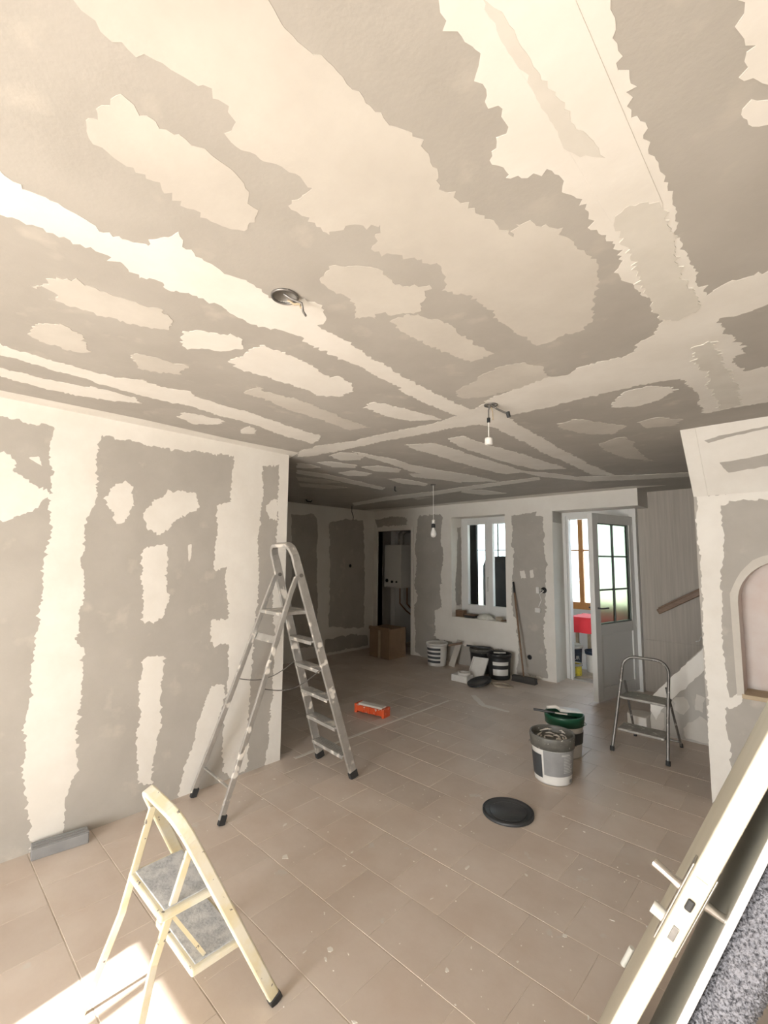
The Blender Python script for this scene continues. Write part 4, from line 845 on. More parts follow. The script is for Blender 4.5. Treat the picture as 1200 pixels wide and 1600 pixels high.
# rear legs
for A, B, G, sgn in ((A1, B1, G1, 1), (A2, B2, G2, -1)):
    tp = rail(A, B, 1.47) + side * (-sgn) * 0.0
    q = tp + Vector((0, -0.07, -0.10))
    lg = MB().ribbon([tp, tp + Vector((0, -0.035, -0.02)), q, G + (q - G) * 0.5, G + Vector((0, 0, 0.03))], 0.022, 0.034, side).build('rear_leg', M['alu'], lad, bevel=0.003)
    MB().bar(G, G.lerp(q, 0.04), 0.027, 0.04, side).build('rubber_foot', M['rubber'], lg, bevel=0.003)
    MB().tube([tp - side * 0.02, tp + side * 0.02], 0.014, 12).build('hinge_bolt', M['steel'], lad)
f1, f2 = G1.lerp(rail(A1, B1, 1.47), 0.12), G2.lerp(rail(A2, B2, 1.47), 0.12)
MB().bar(f1, f2, 0.016, 0.010, (0, 1, 0)).build('cross_brace', M['alu'], lad, bevel=0.002)
f1, f2 = G1.lerp(rail(A1, B1, 1.47), 0.70), G2.lerp(rail(A2, B2, 1.47), 0.70)
MB().bar(f1, f2, 0.05, 0.006, (0, 0.4, 1)).build('cross_brace', M['alu'], lad, bevel=0.002)
for A, B, G in ((A1, B1, G1), (A2, B2, G2)):
    s = G.lerp(rail(A, B, 1.47), 0.50); e = rail(A, B, 0.82)
    pts = [s.lerp(e, i / 14) + Vector((0, 0, -0.07 * math.sin(math.pi * i / 14))) for i in range(15)]
    MB().tube(pts, 0.0035, 6).build('restraint_cord', M['steel'], lad)

# ------------------------------------------------------------------ cream folding step stool
cs = thing('step_stool', 'cream painted folding step stool with plaster smeared treads near the sunlit patch', 'step stool', (-1.75, 0.85, 0))
xa, xb = -1.60, -1.905     # near and far side at the top
fa, fb = -1.525, -1.985    # near and far side at the floor
def fl(x_t, x_b, z): s = z / 0.75; return Vector((x_b + (x_t - x_b) * s, 1.065 - 0.365 * s, z))
lv = (fl(xa, fa, 0.75) - fl(xa, fa, 0.0)).normalized(); lv.x = 0; lv.normalize()
pts = [fl(xa, fa, 0.0), fl(xa, fa, 0.35), fl(xa, fa, 0.63)] + arc(fl(xa, fa, 0.63) - Vector((0.105, 0, 0)), 0.105, 0, math.pi / 2, 9, (1, 0, 0), lv)[1:]
pts2 = [fl(xb, fb, 0.0), fl(xb, fb, 0.35), fl(xb, fb, 0.67)] + arc(fl(xb, fb, 0.67) + Vector((0.065, 0, 0)), 0.065, 0, math.pi / 2, 7, (-1, 0, 0), lv)[1:]
loop = pts + pts2[::-1]
frm = MB().ribbon(loop, 0.042, 0.024, (0, 1, 0.45)).build('front_frame', M['cream'], cs, bevel=0.006)
for p in (loop[0], loop[-1]):
    MB().bar(p, p + Vector((0, -0.012, 0.025)), 0.046, 0.03, (0, 1, 0)).build('rubber_foot', M['rubber'], frm, bevel=0.003)
for x_t, x_b, tz in ((xa - 0.022, fa - 0.02, 0.60), (xb + 0.022, fb + 0.02, 0.66)):
    ty = fl(xa, fa, tz).y - 0.01
    MB().ribbon([(x_t, ty, tz), (x_t, ty - (ty - 0.56) * 0.5, tz / 2), (x_b, 0.56, 0.0)], 0.012, 0.026, (1, 0, 0)).build('rear_leg', M['cream'], cs, bevel=0.003)
for z, y0, y1, w in ((0.455, 0.665, 0.865, 0.30), (0.235, 0.775, 0.97, 0.315)):
    cx = (xa + xb) / 2 + 0.003
    MB().box(cx - w / 2, cx + w / 2, y0, y1, z - 0.03, z - 0.004).build('step_frame', M['cream'], cs, bevel=0.008, seg=3)
    MB().box(cx - w / 2 + 0.016, cx + w / 2 - 0.016, y0 + 0.018, y1 - 0.012, z - 0.006, z).build('tread', M['tread'], cs, bevel=0.002)
MB().bar((xa - 0.022, 0.70, 0.44), (xa - 0.018, 0.83, 0.236), 0.006, 0.012, (1, 0, 0)).build('link_rod', M['cream'], cs)

# ------------------------------------------------------------------ grey tubular step stool in the back
gs = thing('step_stool', 'grey tubular steel folding step stool in front of the stair side', 'step stool', (-1.14, 4.4, 0))
def gl(x, z): return Vector((x, 4.255 + 0.30 * z, z))
lx, rx = -1.33, -0.945
pts = [gl(lx - 0.02, 0.0), gl(lx + 0.005, 0.30), gl(lx + 0.03, 0.64)] + arc(gl(lx + 0.13, 0.66), 0.10, math.pi, math.pi / 2, 7, (1, 0, 0), (0, 0.28, 0.96))
pts += arc(gl(rx - 0.10, 0.66), 0.10, math.pi / 2, 0, 7, (1, 0, 0), (0, 0.28, 0.96)) + [gl(rx, 0.62), gl(rx + 0.0, 0.30), gl(rx + 0.005, 0.0)]
fr = MB().tube(pts, 0.0125, 10).build('front_frame', M['steel'], gs)
for p in (pts[0], pts[-1]): MB().tube([p, p + Vector((0, 0.01, 0.035))], 0.017, 10).build('rubber_foot', M['rubber'], fr)
for x, xf in ((lx + 0.05, lx + 0.03), (rx - 0.02, rx + 0.005)):
    lg = MB().tube([gl(x, 0.55) + Vector((0, 0.02, 0)), (xf, 4.75, 0.0)], 0.010, 8).build('rear_leg', M['steel'], gs)
    MB().tube([(xf, 4.75, 0.0), (xf, 4.742, 0.03)], 0.014, 8).build('rubber_foot', M['rubber'], lg)
MB().tube([(lx + 0.03, 4.735, 0.045), (rx + 0.005, 4.735, 0.045)], 0.009, 8).build('rear_crossbar', M['steel'], gs)
for z, y0, y1 in ((0.435, 4.36, 4.58), (0.195, 4.27, 4.46)):
    MB().box(lx + 0.025, rx - 0.012, y0, y1, z - 0.022, z).build('tread', M['treadgrey'], gs, bevel=0.008, seg=3)

# ------------------------------------------------------------------ door, board and carpet roll leaning against the right wall
SL = 0.442
cosl = 1 / math.sqrt(1 + SL * SL); sinl = SL * cosl
DY0, DW, DT, DLn = 1.15, 0.73, 0.037, 2.04
foot = Vector((-0.207 - 1.007 * SL, DY0, 0))       # left face meets the floor here
ud, nd_ = Vector((sinl, 0, cosl)), Vector((cosl, 0, -sinl))
foot = foot + ud * (DT * sinl / cosl)               # keep the lower arris above the floor
def dfr(p): return foot + ud * p.x + Vector((0, 1, 0)) * p.y + nd_ * p.z     # x along height, y along width, z through thickness
ld = thing('interior_door', 'cream painted interior door leaning beside the niche wall, lever handle on its edge side', 'door', foot)
MB().box(0, DLn, 0.0, DW, 0, DT, dfr).build('door_panel', M['doorface'], ld, bevel=0.003)
MB().box(0.001, DLn - 0.001, -0.004, 0.004, 0.001, DT - 0.001, dfr).build('edge_lipping', M['dooredge'], ld, bevel=0.0015)
hz = (0.905) / cosl
def put(n, m, x0, x1, y0, y1, z0, z1, **k): return MB().box(x0, x1, y0, y1, z0, z1, dfr).build(n, m, ld, **k)
put('lock_faceplate', M['dooredge'], hz - 0.13, hz + 0.06, -0.0055, -0.003, DT / 2 - 0.010, DT / 2 + 0.010)
put('latch_bolt', M['darkmetal'], hz - 0.012, hz + 0.012, -0.012, -0.004, DT / 2 - 0.005, DT / 2 + 0.008, bevel=0.003)
put('dead_bolt', M['steel'], hz - 0.092, hz - 0.06, -0.0075, -0.004, DT / 2 - 0.005, DT / 2 + 0.006, bevel=0.001)
for s, z in ((-1, 0), (1, DT)):
    pl = put('handle_plate', M['chrome'], hz - 0.13, hz + 0.07, 0.012, 0.050, min(z, z + s * 0.005), max(z, z + s * 0.005), bevel=0.002)
    pts = [Vector((hz, 0.03, z)), Vector((hz, 0.031, z + s * 0.02)), Vector((hz, 0.033, z + s * 0.034)), Vector((hz, 0.036, z + s * (0.045 if s > 0 else 0.058)))]
    MB().tube([dfr(p) for p in pts], [0.0115, 0.009, 0.009, 0.010], 12).build('lever_handle', M['chrome'], ld)
MB().tube([dfr(Vector((hz - 0.085, 0.033, 0))), dfr(Vector((hz - 0.085, 0.033, -0.028)))], 0.013, 12).build('thumb_turn', M['whiteboard'], ld)
for s in (0.20, 1.80):
    MB().tube([dfr(Vector((s - 0.04, DW + 0.004, -0.010))), dfr(Vector((s + 0.04, DW + 0.004, -0.010)))], 0.009, 10).build('hinge', M['whiteboard'], ld)

SL2 = 0.40
c2 = 1 / math.sqrt(1 + SL2 * SL2); s2 = SL2 * c2
u2, n2 = Vector((s2, 0, c2)), Vector((c2, 0, -s2))
bf = Vector((-0.241 - 0.684 * SL2 - 0.017, 1.15, 0)) + u2 * (0.014 * s2 / c2)
def bfr(p): return bf + u2 * p.x + Vector((0, 1, 0)) * p.y + n2 * p.z
bd = thing('cupboard_board', 'white lacquered board leaning behind the cream door', 'board', bf)
MB().box(0, 1.9, 0.0, 0.6, 0, 0.014, bfr).build('panel', M['whiteboard'], bd, bevel=0.001)
MB().box(0.001, 1.899, -0.0015, 0.0015, 0.0005, 0.0135, bfr).build('edge_band', M['pvc'], bd)
cr_ = thing('carpet_roll', 'grey shaggy carpet roll leaning beside the white board', 'carpet', bf + Vector((0.08, 0, 0)))
def crf(p): return bf + Vector((0.0, 0.05, 0)) + n2 * (0.014 + 0.042) + u2 * (p.z + 0.02) + n2 * p.x + Vector((0, 1, 0)) * p.y
rr = random.Random(5)
mb = MB()
vs, fs = [], []
NT, NZ = 96, 420
for j in range(NZ + 1):
    for i in range(NT):
        th = 2 * math.pi * i / NT
        r = 0.038 + 0.0035 * rr.random() ** 2 * 2
        vs.append(crf(Vector((r * math.cos(th), r * math.sin(th), 0.3 + 1.2 * j / NZ))))
for j in range(NZ):
    for i in range(NT):
        k = (i + 1) % NT
        fs.append((j * NT + i, j * NT + k, (j + 1) * NT + k, (j + 1) * NT + i))
fs += [tuple(range(NT))[::-1], tuple(NZ * NT + i for i in range(NT))]
mb.add(vs, fs, True)
mb.build('pile', M['rug'], cr_, fix=False)
MB().tube([crf(Vector((0, 0, z))) for z in (0.0, 0.4, 1.0, 1.52)], 0.034, 24).build('core', M['rug'], cr_)

# ------------------------------------------------------------------ small things on the floor of the near room
gb = thing('sanding_block', 'grey grooved plasterer block lying against the partition wall', 'sanding block', (-3.12, 0.73, 0))
g0, g1 = Vector((-3.135, 0.605, 0.0)), Vector((-3.10, 0.86, 0.0))
MB().bar(g0 + Vector((0, 0, .028)), g1 + Vector((0, 0, .028)), 0.085, 0.056, (1, 0, 0)).build('block_body', M['labelgrey'], gb, bevel=0.004)
for o_ in (-0.028, 0.0, 0.028):
    MB().bar(g0 + Vector((o_, .004, .057)), g1 + Vector((o_, -.004, .057)), 0.012, 0.004, (1, 0, 0)).build('ridge', M['labelgrey'], gb)
og = thing('paint_grid_caddy', 'orange plastic plasterers tool caddy on the far floor tiles', 'tool', (-3.45, 3.47, 0))
ou = Vector((0.36, 0.06, 0)).normalized(); ov = Vector((-ou.y, ou.x, 0))
oc = Vector((-3.60, 3.385, 0))
def ofr(p): return oc + ou * p.x + ov * p.y + Vector((0, 0, p.z))
MB().box(0.02, 0.35, 0.012, 0.108, 0.012, 0.075, ofr).build('body', M['orange'], og, bevel=0.006)
for x in (0.0, 0.34): MB().box(x, x + 0.03, 0.0, 0.12, 0.0, 0.09, ofr).build('end_cap', M['orange'], og, bevel=0.005)
for x in (0.10, 0.18, 0.26): MB().box(x, x + 0.012, 0.006, 0.012, 0.012, 0.075, ofr).build('rib', M['orange'], og)
MB().box(0.035, 0.335, 0.02, 0.10, 0.075, 0.095, ofr).build('plastered_top', M['splat'], og, bevel=0.005)

# ------------------------------------------------------------------ things along the back wall
cb = thing('cardboard_box', 'brown cardboard box standing by the boiler cupboard doorway', 'box', (-5.2, 5.62, 0))
MB().box(-5.42, -4.98, 5.42, 5.82, 0, 0.47).build('box_body', M['card'], cb, bevel=0.004)
MB().box(-5.42, -4.98, 5.40, 5.43, 0.44, 0.49).build('flap', M['card'], cb)
MB().box(-5.22, -5.17, 5.416, 5.42, 0.0, 0.44).build('tape_strip', M['palewood'], cb)

bo = thing('wall_boiler', 'white gas boiler hung in the dark cupboard', 'boiler', (-5.75, 6.7, 1.05))
MB().box(-5.98, -5.56, 6.35, 6.72, 1.05, 1.85).build('casing', M['boiler'], bo, bevel=0.012, seg=3)
MB().tube([(-5.74, 6.56, 1.83), (-5.74, 6.56, 2.05), (-5.70, 6.66, 2.14), (-5.62, 6.95, 2.14)], 0.06, 16).build('flue', M['alu'], bo)
for x, r in ((-5.90, 0.032), (-5.77, 0.026), (-5.66, 0.018)):
    MB().tube([(x, 6.352, 1.16 + (0.02 if r > .03 else 0)), (x, 6.335, 1.16 + (0.02 if r > .03 else 0))], r, 16).build('dial', M['black'], bo)
for x, m in ((-5.90, 'copper'), (-5.80, 'copper'), (-5.70, 'pvc'), (-5.62, 'copper')):
    MB().tube([(x, 6.6, 1.06), (x, 6.6, 0.75), (x + 0.03, 6.75, 0.6), (x + 0.03, 7.0, 0.45)], 0.012, 8).build('pipe', M[m], bo)

# white bucket and offcut by the wall
cW = (-4.27, 5.72, 0)
t = bucket('white_bucket', 'white bucket with dark printed bands against the back wall', cW, 0.135, 0.155, 0.33, M['white'], M['white'], 0.04, inside=M['white'])
a = ang(cW)
for z in (0.05, 0.11, 0.17, 0.23): MB().arcband(cW, 0.137 + z * .06 + .0015, 0.137 + (z + .035) * .06 + .0015, z, z + 0.035, a - 1.3, a + 0.35).build('printed_band', M['labeldark'], t, fix=False)
ob = thing('board_offcut', 'narrow pale offcut propped on the back wall beside the white bucket', 'board', (-4.03, 5.8, 0))
MB().bar((-4.05, 5.78, 0.0), (-4.03, 5.985, 0.36), 0.10, 0.014, (1, 0, 0)).build('strip', M['T'], ob)
MB().bar((-4.10, 5.775, 0.30), (-3.93, 5.90, 0.34), 0.03, 0.02, (0, 0, 1)).build('batten', M['wood'], ob)

# black buckets
cK = (-3.21, 5.70, 0)
t = bucket('black_bucket', 'black bucket with white label band under the window', cK, 0.135, 0.155, 0.33, M['black'], M['black'], 0.05, inside=M['grime'])
a = ang(cK)
for z0_, z1_ in ((0.19, 0.235), (0.06, 0.14)): MB().arcband(cK, 0.137 + z0_ * .06 + .001, 0.137 + z1_ * .06 + .001, z0_, z1_, a - 0.6, a + 0.9).build('white_label', M['white'], t, fix=False)
cK2 = (-3.565, 5.82, 0)
t = bucket('black_bucket', 'plain black bucket behind the white tray under the window', cK2, 0.135, 0.155, 0.33, M['black'], M['grime'], 0.05, inside=M['grime'])
tag(MB().tube([(-3.74, 5.72, 0.355), (-3.60, 5.78, 0.345), (-3.44, 5.86, 0.342)], [0.012, 0.014, 0.010], 8).build('roller_handle', M['black']), 'black tool handle lying across the plain black bucket', 'tool')
tag(MB().bar((-3.27, 5.66, 0.333), (-3.13, 5.74, 0.336), 0.07, 0.006, (0.5, -0.9, 0)).build('scraper_blade', M['alu'], bevel=0.001), 'small metal scraper blade resting on the labelled black bucket', 'trowel')
wt = thing('paint_tray', 'white plastic tray standing upright against the black buckets', 'tray', (-3.45, 5.48, 0))
tu, tv = Vector((0.80, 0.12, 0)).normalized(), None
tl = Vector((0.02, 0.16, 0.30)).normalized()
def tfr(p): return Vector((-3.50, 5.36, 0.0)) + tu * p.x + tl * p.y + tu.cross(tl) * p.z
MB().box(0, 0.22, 0, 0.30, 0, 0.012, tfr).build('tray_base', M['white'], wt, bevel=0.003)
MB().box(0, 0.22, 0, 0.015, 0.0, 0.03, tfr).box(0, 0.22, 0.285, 0.30, 0.0, 0.03, tfr).box(0, 0.015, 0.015, 0.285, 0.0, 0.03, tfr).box(0.205, 0.22, 0.015, 0.285, 0.0, 0.03, tfr).build('tray_rim', M['white'], wt, bevel=0.003)
sb = tag(MB().box(-3.60, -3.36, 5.13, 5.29, 0, 0.085).build('white_carton', M['white'], bevel=0.006), 'low white carton on the floor in front of the upright tray', 'box')
mb = MB().lathe([(0.055, 0), (0.085, 0), (0.085, 0.035), (0.055, 0.035), (0.055, 0)], (-3.45, 5.21, 0.085), 32)
tag(mb.build('tape_roll', M['white']), 'roll of white jointing tape lying on the low white carton', 'tape')
tilt = Matrix.Rotation(R(14), 3, 'X') @ Matrix.Rotation(R(-8), 3, 'Y')
lid('bucket_lid', 'round black bucket lid propped askew beside the white carton', (-3.20, 5.18, 0.042), 0.155, M['black'], lambda p: tilt @ p)
mb = MB()
cc = []
rr = random.Random(6)
for i in range(90):
    th = i * 0.42
    cc.append((-2.98 + (0.12 + 0.025 * math.sin(i * 1.7)) * math.cos(th), 5.36 + (0.08 + 0.02 * math.cos(i * 2.3)) * math.sin(th), 0.008 + 0.010 * (i % 9) / 9 + 0.004 * math.sin(i)))
tag(mb.tube(cc, 0.006, 6).build('cable_coil', M['beigecord']), 'loose coil of beige cable on the floor by the black lid', 'cable')

br = thing('broom', 'long handled broom leaning on the bare board strip', 'broom', (-2.87, 5.73, 0))
MB().tube([(-2.875, 5.735, 0.07), (-3.12, 5.97, 1.27)], 0.012, 10).build('broom_handle', M['wood'], br)
MB().tube([(-3.092, 5.943, 1.13), (-3.121, 5.971, 1.28)], 0.0135, 10).build('handle_grip', M['black'], br)
MB().box(-3.03, -2.70, 5.70, 5.76, 0.045, 0.075).build('broom_head', M['bristle'], br, bevel=0.008)
mb = MB()
for i in range(22):
    x = -3.02 + 0.31 * i / 21
    mb.add([(x - .007, 5.705, .046), (x + .007, 5.705, .046), (x + .007, 5.755, .046), (x - .007, 5.755, .046), (x - .01, 5.685, 0), (x + .01, 5.685, 0), (x + .01, 5.77, 0), (x - .01, 5.77, 0)], [(0, 3, 2, 1), (4, 5, 6, 7), (0, 1, 5, 4), (1, 2, 6, 5), (2, 3, 7, 6), (3, 0, 4, 7)])
tag(mb.build('bristles', M['bristle'], br), kind='stuff')

# window sill things
tag(MB().box(-4.16, -4.02, 6.06, 6.16, 0.70, 0.80).build('small_carton', M['wood'], bevel=0.004), 'small dark brown carton at the end of the window ledge', 'box')
rd = thing('plug_box', 'low flat dark box on the window ledge beside the brown carton', 'box', (-3.9, 6.12, 0.70))
MB().box(-4.0, -3.82, 6.06, 6.18, 0.70, 0.735).build('tub', M['black'], rd, bevel=0.004)
MB().box(-4.003, -3.817, 6.057, 6.183, 0.735, 0.75).build('cover', M['wood'], rd, bevel=0.003)
mb = MB(); vs = []; fs = []
rr = random.Random(12)
for j in range(9):
    for i in range(16):
        th = 2 * math.pi * i / 16; ph = math.pi / 2 * j / 8
        r = math.cos(ph) * (1 + 0.22 * math.sin(5 * th + j)) * (1 + 0.12 * rr.random())
        vs.append((-3.66 + 0.12 * r * math.cos(th), 6.12 + 0.075 * r * math.sin(th), 0.70 + 0.07 * math.sin(ph) * (1 + 0.2 * rr.random())))
for j in range(8):
    for i in range(16):
        k = (i + 1) % 16
        fs.append((j * 16 + i, j * 16 + k, (j + 1) * 16 + k, (j + 1) * 16 + i))
mb.add(vs, fs, True)
tag(mb.build('plastic_bag', M['cloth']), 'crumpled whitish plastic bag on the window ledge', 'bag')
mb = MB().lathe([(0.03, 0), (0.055, 0), (0.055, 0.05), (0.03, 0.05), (0.03, 0)], (-3.43, 6.12, 0.70), 24)
tag(mb.build('tape_roll', M['beigecord']), 'beige tape roll on the window ledge near the right reveal', 'tape')
tag(MB().tube([(-3.35, 6.03, 0.712), (-3.32, 6.12, 0.712), (-3.28, 6.20, 0.712)], [0.01, 0.012, 0.012], 8).build('paint_brush', M['wood']), 'wooden brush handle lying beside the ledge tape roll', 'brush')

# wall boxes
def outlet(name, label, c, nrm, r):
    # open plastic cup set into the hole in the wall
    c, nrm = Vector(c), Vector(nrm)
    q = nrm.to_track_quat('Z', 'Y')
    prof = [(0, -0.052), (r - 0.003, -0.052), (r - 0.003, 0.0005), (r - 0.003, 0.002), (r + 0.003, 0.002), (r + 0.003, 0.0008)]
    return tag(MB().lathe(prof, c, 32, lambda p: q @ p).build(name, M['black'], fix=False), label, 'electrical box')
outlet('wall_box', 'round black electrical box with dangling socket beside the back door', (-2.690, YB, 1.185), (0, -1, 0), 0.038)
outlet('wall_box', 'round black electrical hole low beside the broom handle', (-2.915, YB, 0.272), (0, -1, 0), 0.030)
outlet('wall_box', 'small dark electrical hole in the far end wall panel', (XL, 5.42, 1.46), (1, 0, 0), 0.026)
ds = thing('hanging_socket', 'white socket plates dangling on a wire beside the back door', 'socket', (-2.78, YB - 0.02, 0.92))
MB().tube([(-2.690, YB - 0.004, 1.18), (-2.735, YB - 0.03, 1.13), (-2.72, YB - 0.02, 1.05), (-2.76, YB - 0.02, 0.96)], 0.006, 8).build('wire', M['white'], ds)
MB().box(-2.81, -2.735, YB - 0.035, YB - 0.002, 0.885, 0.945).build('plate', M['white'], ds, bevel=0.006)
MB().box(-2.79, -2.745, YB - 0.03, YB - 0.002, 1.14, 1.225).build('plate', M['white'], ds, bevel=0.006)
MB().tube([(-2.75, YB - 0.015, 1.18), (-2.70, YB - 0.02, 1.19)], 0.006, 8).build('wire', M['white'], ds)

# ------------------------------------------------------------------ ceiling wiring
c1 = thing('ceiling_cable_outlet', 'round hole in the ceiling joint with a short dangling cable', 'cable outlet', (-1.221, 0.807, H))
MB().tube([(-1.221 + 0.042 * math.cos(i * 0.2618), 0.807 + 0.042 * math.sin(i * 0.2618), H - 0.004) for i in range(24)], 0.004, 8, closed=True).build('ring', M['steel'], c1)
MB().tube([(-1.215, 0.80, H), (-1.195, 0.815, H - 0.018), (-1.185, 0.85, H - 0.022), (-1.19, 0.86, H - 0.045), (-1.175, 0.86, H - 0.065)], 0.004, 8).build('wire', M['steel'], c1)
MB().tube([(-1.235, 0.83, H), (-1.22, 0.845, H - 0.014), (-1.20, 0.855, H - 0.016), (-1.19, 0.85, H - 0.035)], 0.004, 8).build('wire', M['palewood'], c1)

c2_ = thing('ceiling_lamp_holder', 'bare ceiling cables with a white lamp connector at the crossing joints', 'lamp', (-1.267, 2.206, H))
MB().tube([(-1.267 + 0.035 * math.cos(i * 0.2618), 2.206 + 0.035 * math.sin(i * 0.2618), H - 0.004) for i in range(24)], 0.004, 8, closed=True).build('ring', M['steel'], c2_)
MB().tube([(-1.267, 2.206, H), (-1.25, 2.24, H - 0.02), (-1.235, 2.27, H - 0.03), (-1.21, 2.29, H - 0.045)], 0.006, 8).build('wire', M['steel'], c2_)
MB().tube([(-1.21, 2.29, H - 0.035), (-1.205, 2.295, H - 0.065)], 0.012, 8).build('terminal_block', M['black'], c2_)
MB().tube([(-1.275, 2.21, H), (-1.285, 2.21, H - 0.03), (-1.282, 2.205, H - 0.075)], 0.004, 8).build('wire', M['steel'], c2_)
MB().tube([(-1.282, 2.205, H - 0.075), (-1.282, 2.205, H - 0.10)], 0.010, 8).build('terminal_block', M['black'], c2_)
MB().tube([(-1.282, 2.205, H - 0.10), (-1.285, 2.208, H - 0.19)], 0.003, 8).build('cord', M['white'], c2_)
MB().tube([(-1.282, 2.23, H - 0.0), (-1.262, 2.215, H - 0.04), (-1.258, 2.21, H - 0.09)], 0.003, 8).build('wire', M['palewood'], c2_)
MB().lathe([(0, 0.0), (0.020, 0.0), (0.022, -0.008), (0.022, -0.035), (0.016, -0.04), (0, -0.04)], (-1.285, 2.208, H - 0.188), 20).build('connector', M['white'], c2_)

pb = thing('pendant_bulb', 'bare light bulb hanging on a cord in the dim back room', 'light bulb', (-3.195, 4.219, H))
MB().lathe([(0, -0.012), (0.03, -0.010), (0.035, 0.0)], (-3.195, 4.219, H), 20).build('ceiling_cup', M['steel'], pb)
MB().tube([(-3.195, 4.219, H - 0.01), (-3.195, 4.219, 2.03)], 0.0035, 8).build('cord', M['white'], pb)
MB().lathe([(0, 2.05), (0.018, 2.045), (0.02, 2.0), (0, 1.995)], (-3.195, 4.219, 0), 16).build('lamp_socket', M['white'], pb)
MB().lathe([(0, 2.0), (0.022, 1.998), (0.024, 1.955), (0.0, 1.95)], (-3.195, 4.219, 0), 16).build('lamp_holder', M['black'], pb)
MB().lathe([(0.014, 1.955), (0.016, 1.94), (0.030, 1.905), (0.034, 1.88), (0.028, 1.853), (0.012, 1.842), (0, 1.84)], (-3.195, 4.219, 0), 20).build('bulb', M['bulb'], pb)
tag(MB().tube([(-5.531, 5.084, H), (-5.53, 5.08, 2.36), (-5.50, 5.09, 2.27), (-5.52, 5.10, 2.22)], 0.006, 8).build('hanging_cable', M['darkmetal']), 'dark cable end hanging from the ceiling near the far end wall', 'cable')
tag(MB().tube([(-3.632, 4.034, H), (-3.63, 4.03, 2.41), (-3.61, 4.03, 2.40)], 0.008, 8).build('hanging_cable', M['darkmetal']), 'very short dark cable stub in the dim ceiling near the bulb', 'cable')
tag(MB().tube([(-5.45, 4.08, H), (-5.44, 4.10, 2.43), (-5.38, 4.12, 2.42), (-5.36, 4.12, 2.44)], 0.01, 8).build('hanging_cable', M['darkmetal']), 'bent dark cable stub in the ceiling behind the partition', 'cable')

# ------------------------------------------------------------------ veranda things
cY = (-2.545, 6.62, 0)
t = bucket('yellow_tin', 'small yellow labelled tin on the veranda floor', cY, 0.085, 0.088, 0.16, M['yellow'], M['alu'], 0.012, inside=M['grime'], fill=0.03)
cD = (-2.67, 6.83, 0)
t = bucket('navy_bucket', 'dark navy lettered bucket behind the yellow tin', cD, 0.125, 0.145, 0.36, M['navy'], M['white'], 0.03, inside=M['white'])
a = ang(cD)
me = text_mesh('D-MUR', 0.075)
mb = MB()
mb.add([(cD[0] + 0.143 * math.cos(a + v.co.x / 0.143), cD[1] + 0.143 * math.sin(a + v.co.x / 0.143), 0.205 + v.co.y) for v in me.vertices], [tuple(p.vertices) for p in me.polygons])
mb.build('lettering', M['white'], t, fix=False)
tag(MB().tube([(-2.77, 6.80, 0.366), (-2.65, 6.84, 0.38), (-2.55, 6.87, 0.37)], [0.02, 0.03, 0.02], 8).build('rag', M['cloth']), 'white rag lying on the navy lettered bucket', 'cloth')
cE = (-2.38, 6.98, 0)
bucket('grey_bucket', 'pale grey bucket with dark rim under the red cloth', cE, 0.12, 0.14, 0.30, M['white'], M['navy'], 0.05, inside=M['white'])
sh = tag(MB().box(-4.62, -4.22, 6.78, 6.84, 0, 2.35).build('shutter_board', M['shutter'], bevel=0.004), 'near black shutter board standing outside the window', 'shutter')
mb = MB(); vs, fs = [], []
rr = random.Random(9)
for j in range(13):
    z = 1.62 * j / 12
    for i in range(32):
        th = 2 * math.pi * i / 32
        cx = max(-1, min(1, 1.25 * math.cos(th))); cy = max(-1, min(1, 1.25 * math.sin(th)))
        w = 0.42 - (0.05 if j == 12 else 0) + 0.015 * math.sin(7 * th + z); d = 0.26 + 0.015 * math.sin(5 * th)
        vs.append((-3.90 + w * cx, 7.35 + d * cy, z + (0.03 * math.sin(3 * th) if j == 12 else 0)))
for j in range(12):
    for i in range(32):
        k = (i + 1) % 32
        fs.append((j * 32 + i, j * 32 + k, (j + 1) * 32 + k, (j + 1) * 32 + i))
fs += [tuple(12 * 32 + i for i in range(32)), tuple(range(32))[::-1]]
mb.add(vs, fs, True)
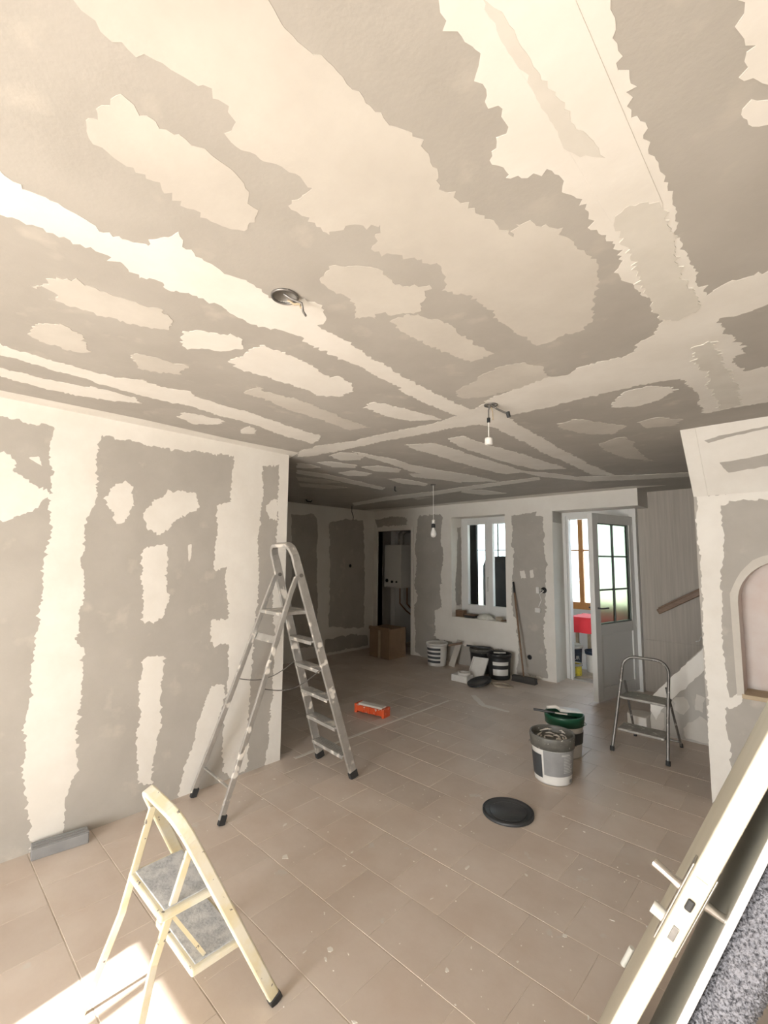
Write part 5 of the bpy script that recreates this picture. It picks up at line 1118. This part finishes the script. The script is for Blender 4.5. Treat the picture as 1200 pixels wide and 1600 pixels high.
tag(mb.build('covered_appliance', M['tarp']), 'tall appliance under a dark grey tarpaulin outside the window', 'appliance')

# ------------------------------------------------------------------ plaster crumbs and streaks on the floor
rr = random.Random(21)
mb = MB()
def blob(x, y, r):
    n = rr.randint(6, 9); st_ = rr.uniform(0.2, 0.9); an = rr.uniform(0, 3.14)
    pts = []
    for k in range(n):
        th = 2 * math.pi * k / n; q = r * rr.uniform(0.55, 1.15)
        a_, b_ = q * math.cos(th), q * math.sin(th) * st_
        pts.append((x + a_ * math.cos(an) - b_ * math.sin(an), y + a_ * math.sin(an) + b_ * math.cos(an)))
    mb.prism(pts, lambda a, b: (a, b, -0.001), lambda a, b: (a, b, 0.0012))
for i in range(330):
    x, y = rr.uniform(-3.1, -0.55), rr.uniform(0.9, 5.4)
    if rr.random() < 0.18: x, y = rr.gauss(-1.0, 0.4), rr.gauss(2.1, 0.4)
    if x > -0.6: continue
    blob(x, y, rr.choice((0.002, 0.003, 0.003, 0.004, 0.006, 0.011)))
for i in range(110): blob(rr.uniform(-5.6, -3.0), rr.uniform(2.6, 5.5), rr.choice((0.004, 0.006, 0.012)))
for x, y, r in ((-2.17, 1.55, .026), (-2.42, 1.72, .02), (-1.55, 1.34, .02), (-1.53, 1.30, .014), (-1.42, 2.16, .03), (-1.22, 1.17, .02), (-1.2, 1.19, .015)): blob(x, y, r)
tag(mb.build('plaster_splashes', M['splat'], floor), kind='stuff')
plate(ragged([(-3.15, 2.3), (-3.12, 2.3), (-3.115, 3.4), (-3.11, 4.4), (-3.135, 4.4), (-3.145, 3.4)], 0.04, 0.006, 77), lambda a, b: (a, b, -0.002), lambda a, b: (a, b, 0.0014)).build('plaster_streak', M['splat'], floor)
plate(ragged([(-3.05, 4.75), (-2.75, 4.50), (-2.45, 4.52), (-2.45, 4.55), (-2.75, 4.56), (-3.02, 4.80)], 0.04, 0.01, 78), lambda a, b: (a, b, -0.002), lambda a, b: (a, b, 0.0014)).build('plaster_streak', M['splat'], floor)
